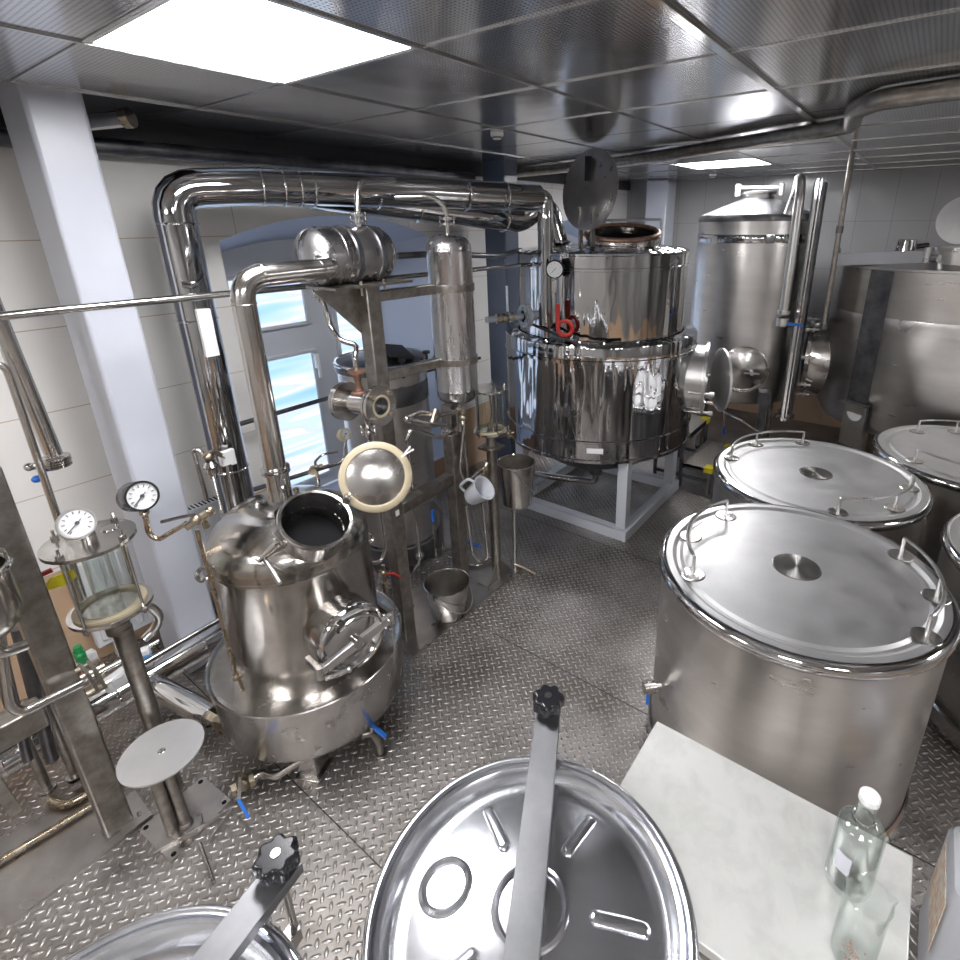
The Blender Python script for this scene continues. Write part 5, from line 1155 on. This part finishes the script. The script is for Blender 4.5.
# ------------------------------------------------------------------ stand with the round shelf and the glass receiver above
sb = V((.392, 2.075, 0))
t = thing('receiver_stand', 'steel column on a bolted base plate carrying a large glass receiver', 'stand', (sb.x, sb.y, 0))
pl_ = [pZ(171, 862, .01), pZ(231, 800, .01), pZ(203, 776, .01), pZ(138, 830, .01)]
bp_ = MB(); z_ = V((0, 0, .01)); bp_.add([p for p in pl_] + [p - z_ for p in pl_], [(0, 1, 2, 3), (7, 6, 5, 4), (0, 4, 5, 1), (1, 5, 6, 2), (2, 6, 7, 3), (3, 7, 4, 0)])
link('base_plate', bp_, M['plate'], t)
for k, p in enumerate(pl_):
    c_ = (pl_[0] + pl_[1] + pl_[2] + pl_[3]) / 4; q = p.lerp(c_, .16); link('bolt_hole', MB().cyl(q - ZV * .002, q + ZV * .0008, .009, n=12), M['void'], t)
link('column_tube', MB().cyl(sb + ZV * .01, sb + ZV * .79, .030, n=24), M['oldsteel'], t)
link('stiffener', MB().beam(pZ(153, 853, .016), pZ(231, 809, .016), .006, .012).beam(pZ(208, 842, .016), pZ(233, 808, .016), .006, .012), M['plate'], t)
gc = pY(101, 588, 1.95); gz0 = pY(108, 618, 1.95).z; rx = V((gc.x, 1.95, 0))
rx = V((.386, 2.085, 0)); zlo, zhi = .875, 1.137
link('swivel_head', MB().lathe([(0, .78), (.036, .78), (.036, .81), (.05, .825), (.05, .85), (.03, .855), (.03, zlo)], rx, n=28), M['oldsteel'], t)
hose = MB(); hose.tube([sb + V((.04, 0, .83)), sb + V((.09, 0, .83)), sb + V((.12, .02, .75)), sb + V((.10, .05, .69)), sb + V((.06, .05, .67))], .016, .04, 12)
link('elbow_pipe', hose, M['brushed'], t)

t = thing('glass_receiver', 'large glass cylinder receiver between two round plates, topped by a dial gauge, at the left', 'receiver', (rx.x, rx.y, zlo))
R_ = .120
link('lower_plate', MB().cyl(rx + ZV * zlo, rx + ZV * (zlo + .012), R_, n=64), M['pipe'], t)
link('upper_plate', MB().cyl(rx + ZV * zhi, rx + ZV * (zhi + .012), R_ * 1.06, n=64), M['tray'], t, 'round polished top plate')
link('glass_cylinder', MB().ring(rx + ZV * (zlo + .014), rx + ZV * zhi, .089, .084, 64), M['thinglass'], t, 'clear glass wall')
link('inner_tube', MB().ring(rx + ZV * (zlo + .02), rx + ZV * (zhi - .03), .036, .033, 40), M['thinglass'], t)
link('seal_ring', MB().ring(rx + ZV * (zlo + .012), rx + ZV * (zlo + .020), .104, .080, 56), M['gasket'], t, 'cream seal ring')
for k in range(4):
    a = math.radians(35 + 90 * k); q = rx + V((math.cos(a), math.sin(a), 0)) * (R_ * .93)
    link('tie_rod', MB().cyl(q + ZV * (zlo - .02), q + ZV * (zhi + .045), .0045, n=8).cyl(q + ZV * (zhi + .012), q + ZV * (zhi + .024), .011, n=6).cyl(q + ZV * (zlo - .012), q + ZV * zlo, .010, n=6), M['pipe'], t)
link('top_socket', MB().cyl(rx + V((0, 0, zhi + .012)), rx + V((0, 0, zhi + .05)), .022).cyl(rx + V((0, 0, zhi + .05)), rx + V((0, 0, zhi + .07)), .014), M['pipe'], t)
link('sight_window', MB().lathe([(0, .004), (.024, .004), (.028, 0)], rx + V((.065, .02, zhi + .012)), n=24), M['polish'], t)
gq = pY(77, 523, 2.02)
t = gauge('dial_gauge', gq, (-.02, -.85, .45), .050, 'silver rimmed dial gauge with white face on top of the large glass receiver', 'brushed', depth=.035)
link('gauge_stem', MB().tube([gq + V((.01, .03, -.03)), rx + V((0, 0, zhi + .075))], .010, 0, 10), M['pipe'], t)
q = pY(60, 580, 2.15)
t = thing('yellow_tag', 'yellow plastic tag hanging at the left of the large glass receiver', 'tag', tuple(q))
link('tag_plate', MB().prism([(-.046, -.014), (.018, -.030), (.042, -.010), (.038, .024), (-.022, .026)], q, (1, .0, 0), (0, -.35, 1), .006), M['yellow'], t)
link('tag_clip', MB().beam(pY(38, 576, 2.16), pY(52, 570, 2.15), .010, .014), M['red'], t, 'red clip')
link('tag_wire', MB().cyl(pY(32, 584, 2.17), pY(44, 580, 2.16), .010), M['white'], t)

dsk = V((.36, 1.86, 0))
t = thing('round_shelf', 'flat round steel shelf on a slim pole with a bolted base, left foreground', 'stand', (dsk.x, dsk.y, 0))
dcp = pZ(162, 752, .385)
link('shelf_disc', MB().cyl(dcp, dcp + ZV * .006, .128, n=72), M['lid'], t, 'round brushed disc')
link('centre_mark', MB().lathe([(0, .0015), (.010, .0015), (.012, 0)], dcp + ZV * .006, n=20), M['pipe'], t)
link('pole', MB().cyl((dcp.x, dcp.y, .01), dcp, .018).cyl((dcp.x - .035, dcp.y + .02, .01), (dcp.x - .035, dcp.y + .02, dcp.z), .022), M['oldsteel'], t)
link('pole_foot', MB().lathe([(0, .010), (.055, .010), (.052, .016), (.026, .020), (.022, .035), (.018, .038)], (dcp.x, dcp.y, .0), n=9), M['plate'], t)
link('loose_rod', MB().cyl(pZ(200, 843, .02), pZ(214, 882, .012), .006, n=10), M['pipe'], t)
link('floor_strip', MB().beam(pZ(99, 880, .006), pZ(119, 866, .006), .022, .008), M['plate'], still if False else t)

# ------------------------------------------------------------------ camera and world
yaw, pit, rol, fpx, CX, CY = .6206, .3400, -.0111, 537.89, 538.17, 415.10
cy, sy = math.cos(yaw), math.sin(yaw)
fw = V((cy * math.cos(pit), sy * math.cos(pit), -math.sin(pit))); rt = V((sy, -cy, 0)); up = rt.cross(fw)
r2 = rt * math.cos(rol) + up * math.sin(rol); u2 = -rt * math.sin(rol) + up * math.cos(rol)
cam = bpy.data.cameras.new('camera'); co = bpy.data.objects.new('camera', cam); COL.objects.link(co)
Mx = Matrix((( r2.x, u2.x, -fw.x, 0), (r2.y, u2.y, -fw.y, 0), (r2.z, u2.z, -fw.z, 2.1), (0, 0, 0, 1)))
co.matrix_world = Mx
cam.sensor_width = 36; cam.sensor_height = 36; cam.sensor_fit = 'HORIZONTAL'; cam.lens = fpx / 960 * 36
cam.shift_x = -(CX - 480) / 960; cam.shift_y = -(480 - CY) / 960
cam.clip_start = .02; cam.clip_end = 60
S.camera = co
w = bpy.data.worlds.new('world'); S.world = w; w.use_nodes = True
w.node_tree.nodes['Background'].inputs[0].default_value = (.75, .82, 1, 1); w.node_tree.nodes['Background'].inputs[1].default_value = .4
S.view_settings.view_transform = 'Standard'; S.view_settings.look = 'None'; S.view_settings.exposure = 0.42; S.view_settings.gamma = 1
S.view_settings.use_curve_mapping = False
S.cycles.max_bounces = 10; S.cycles.glossy_bounces = 6; S.cycles.transmission_bounces = 8
for o in bpy.data.objects:
    if '_o' in o: del o['_o']
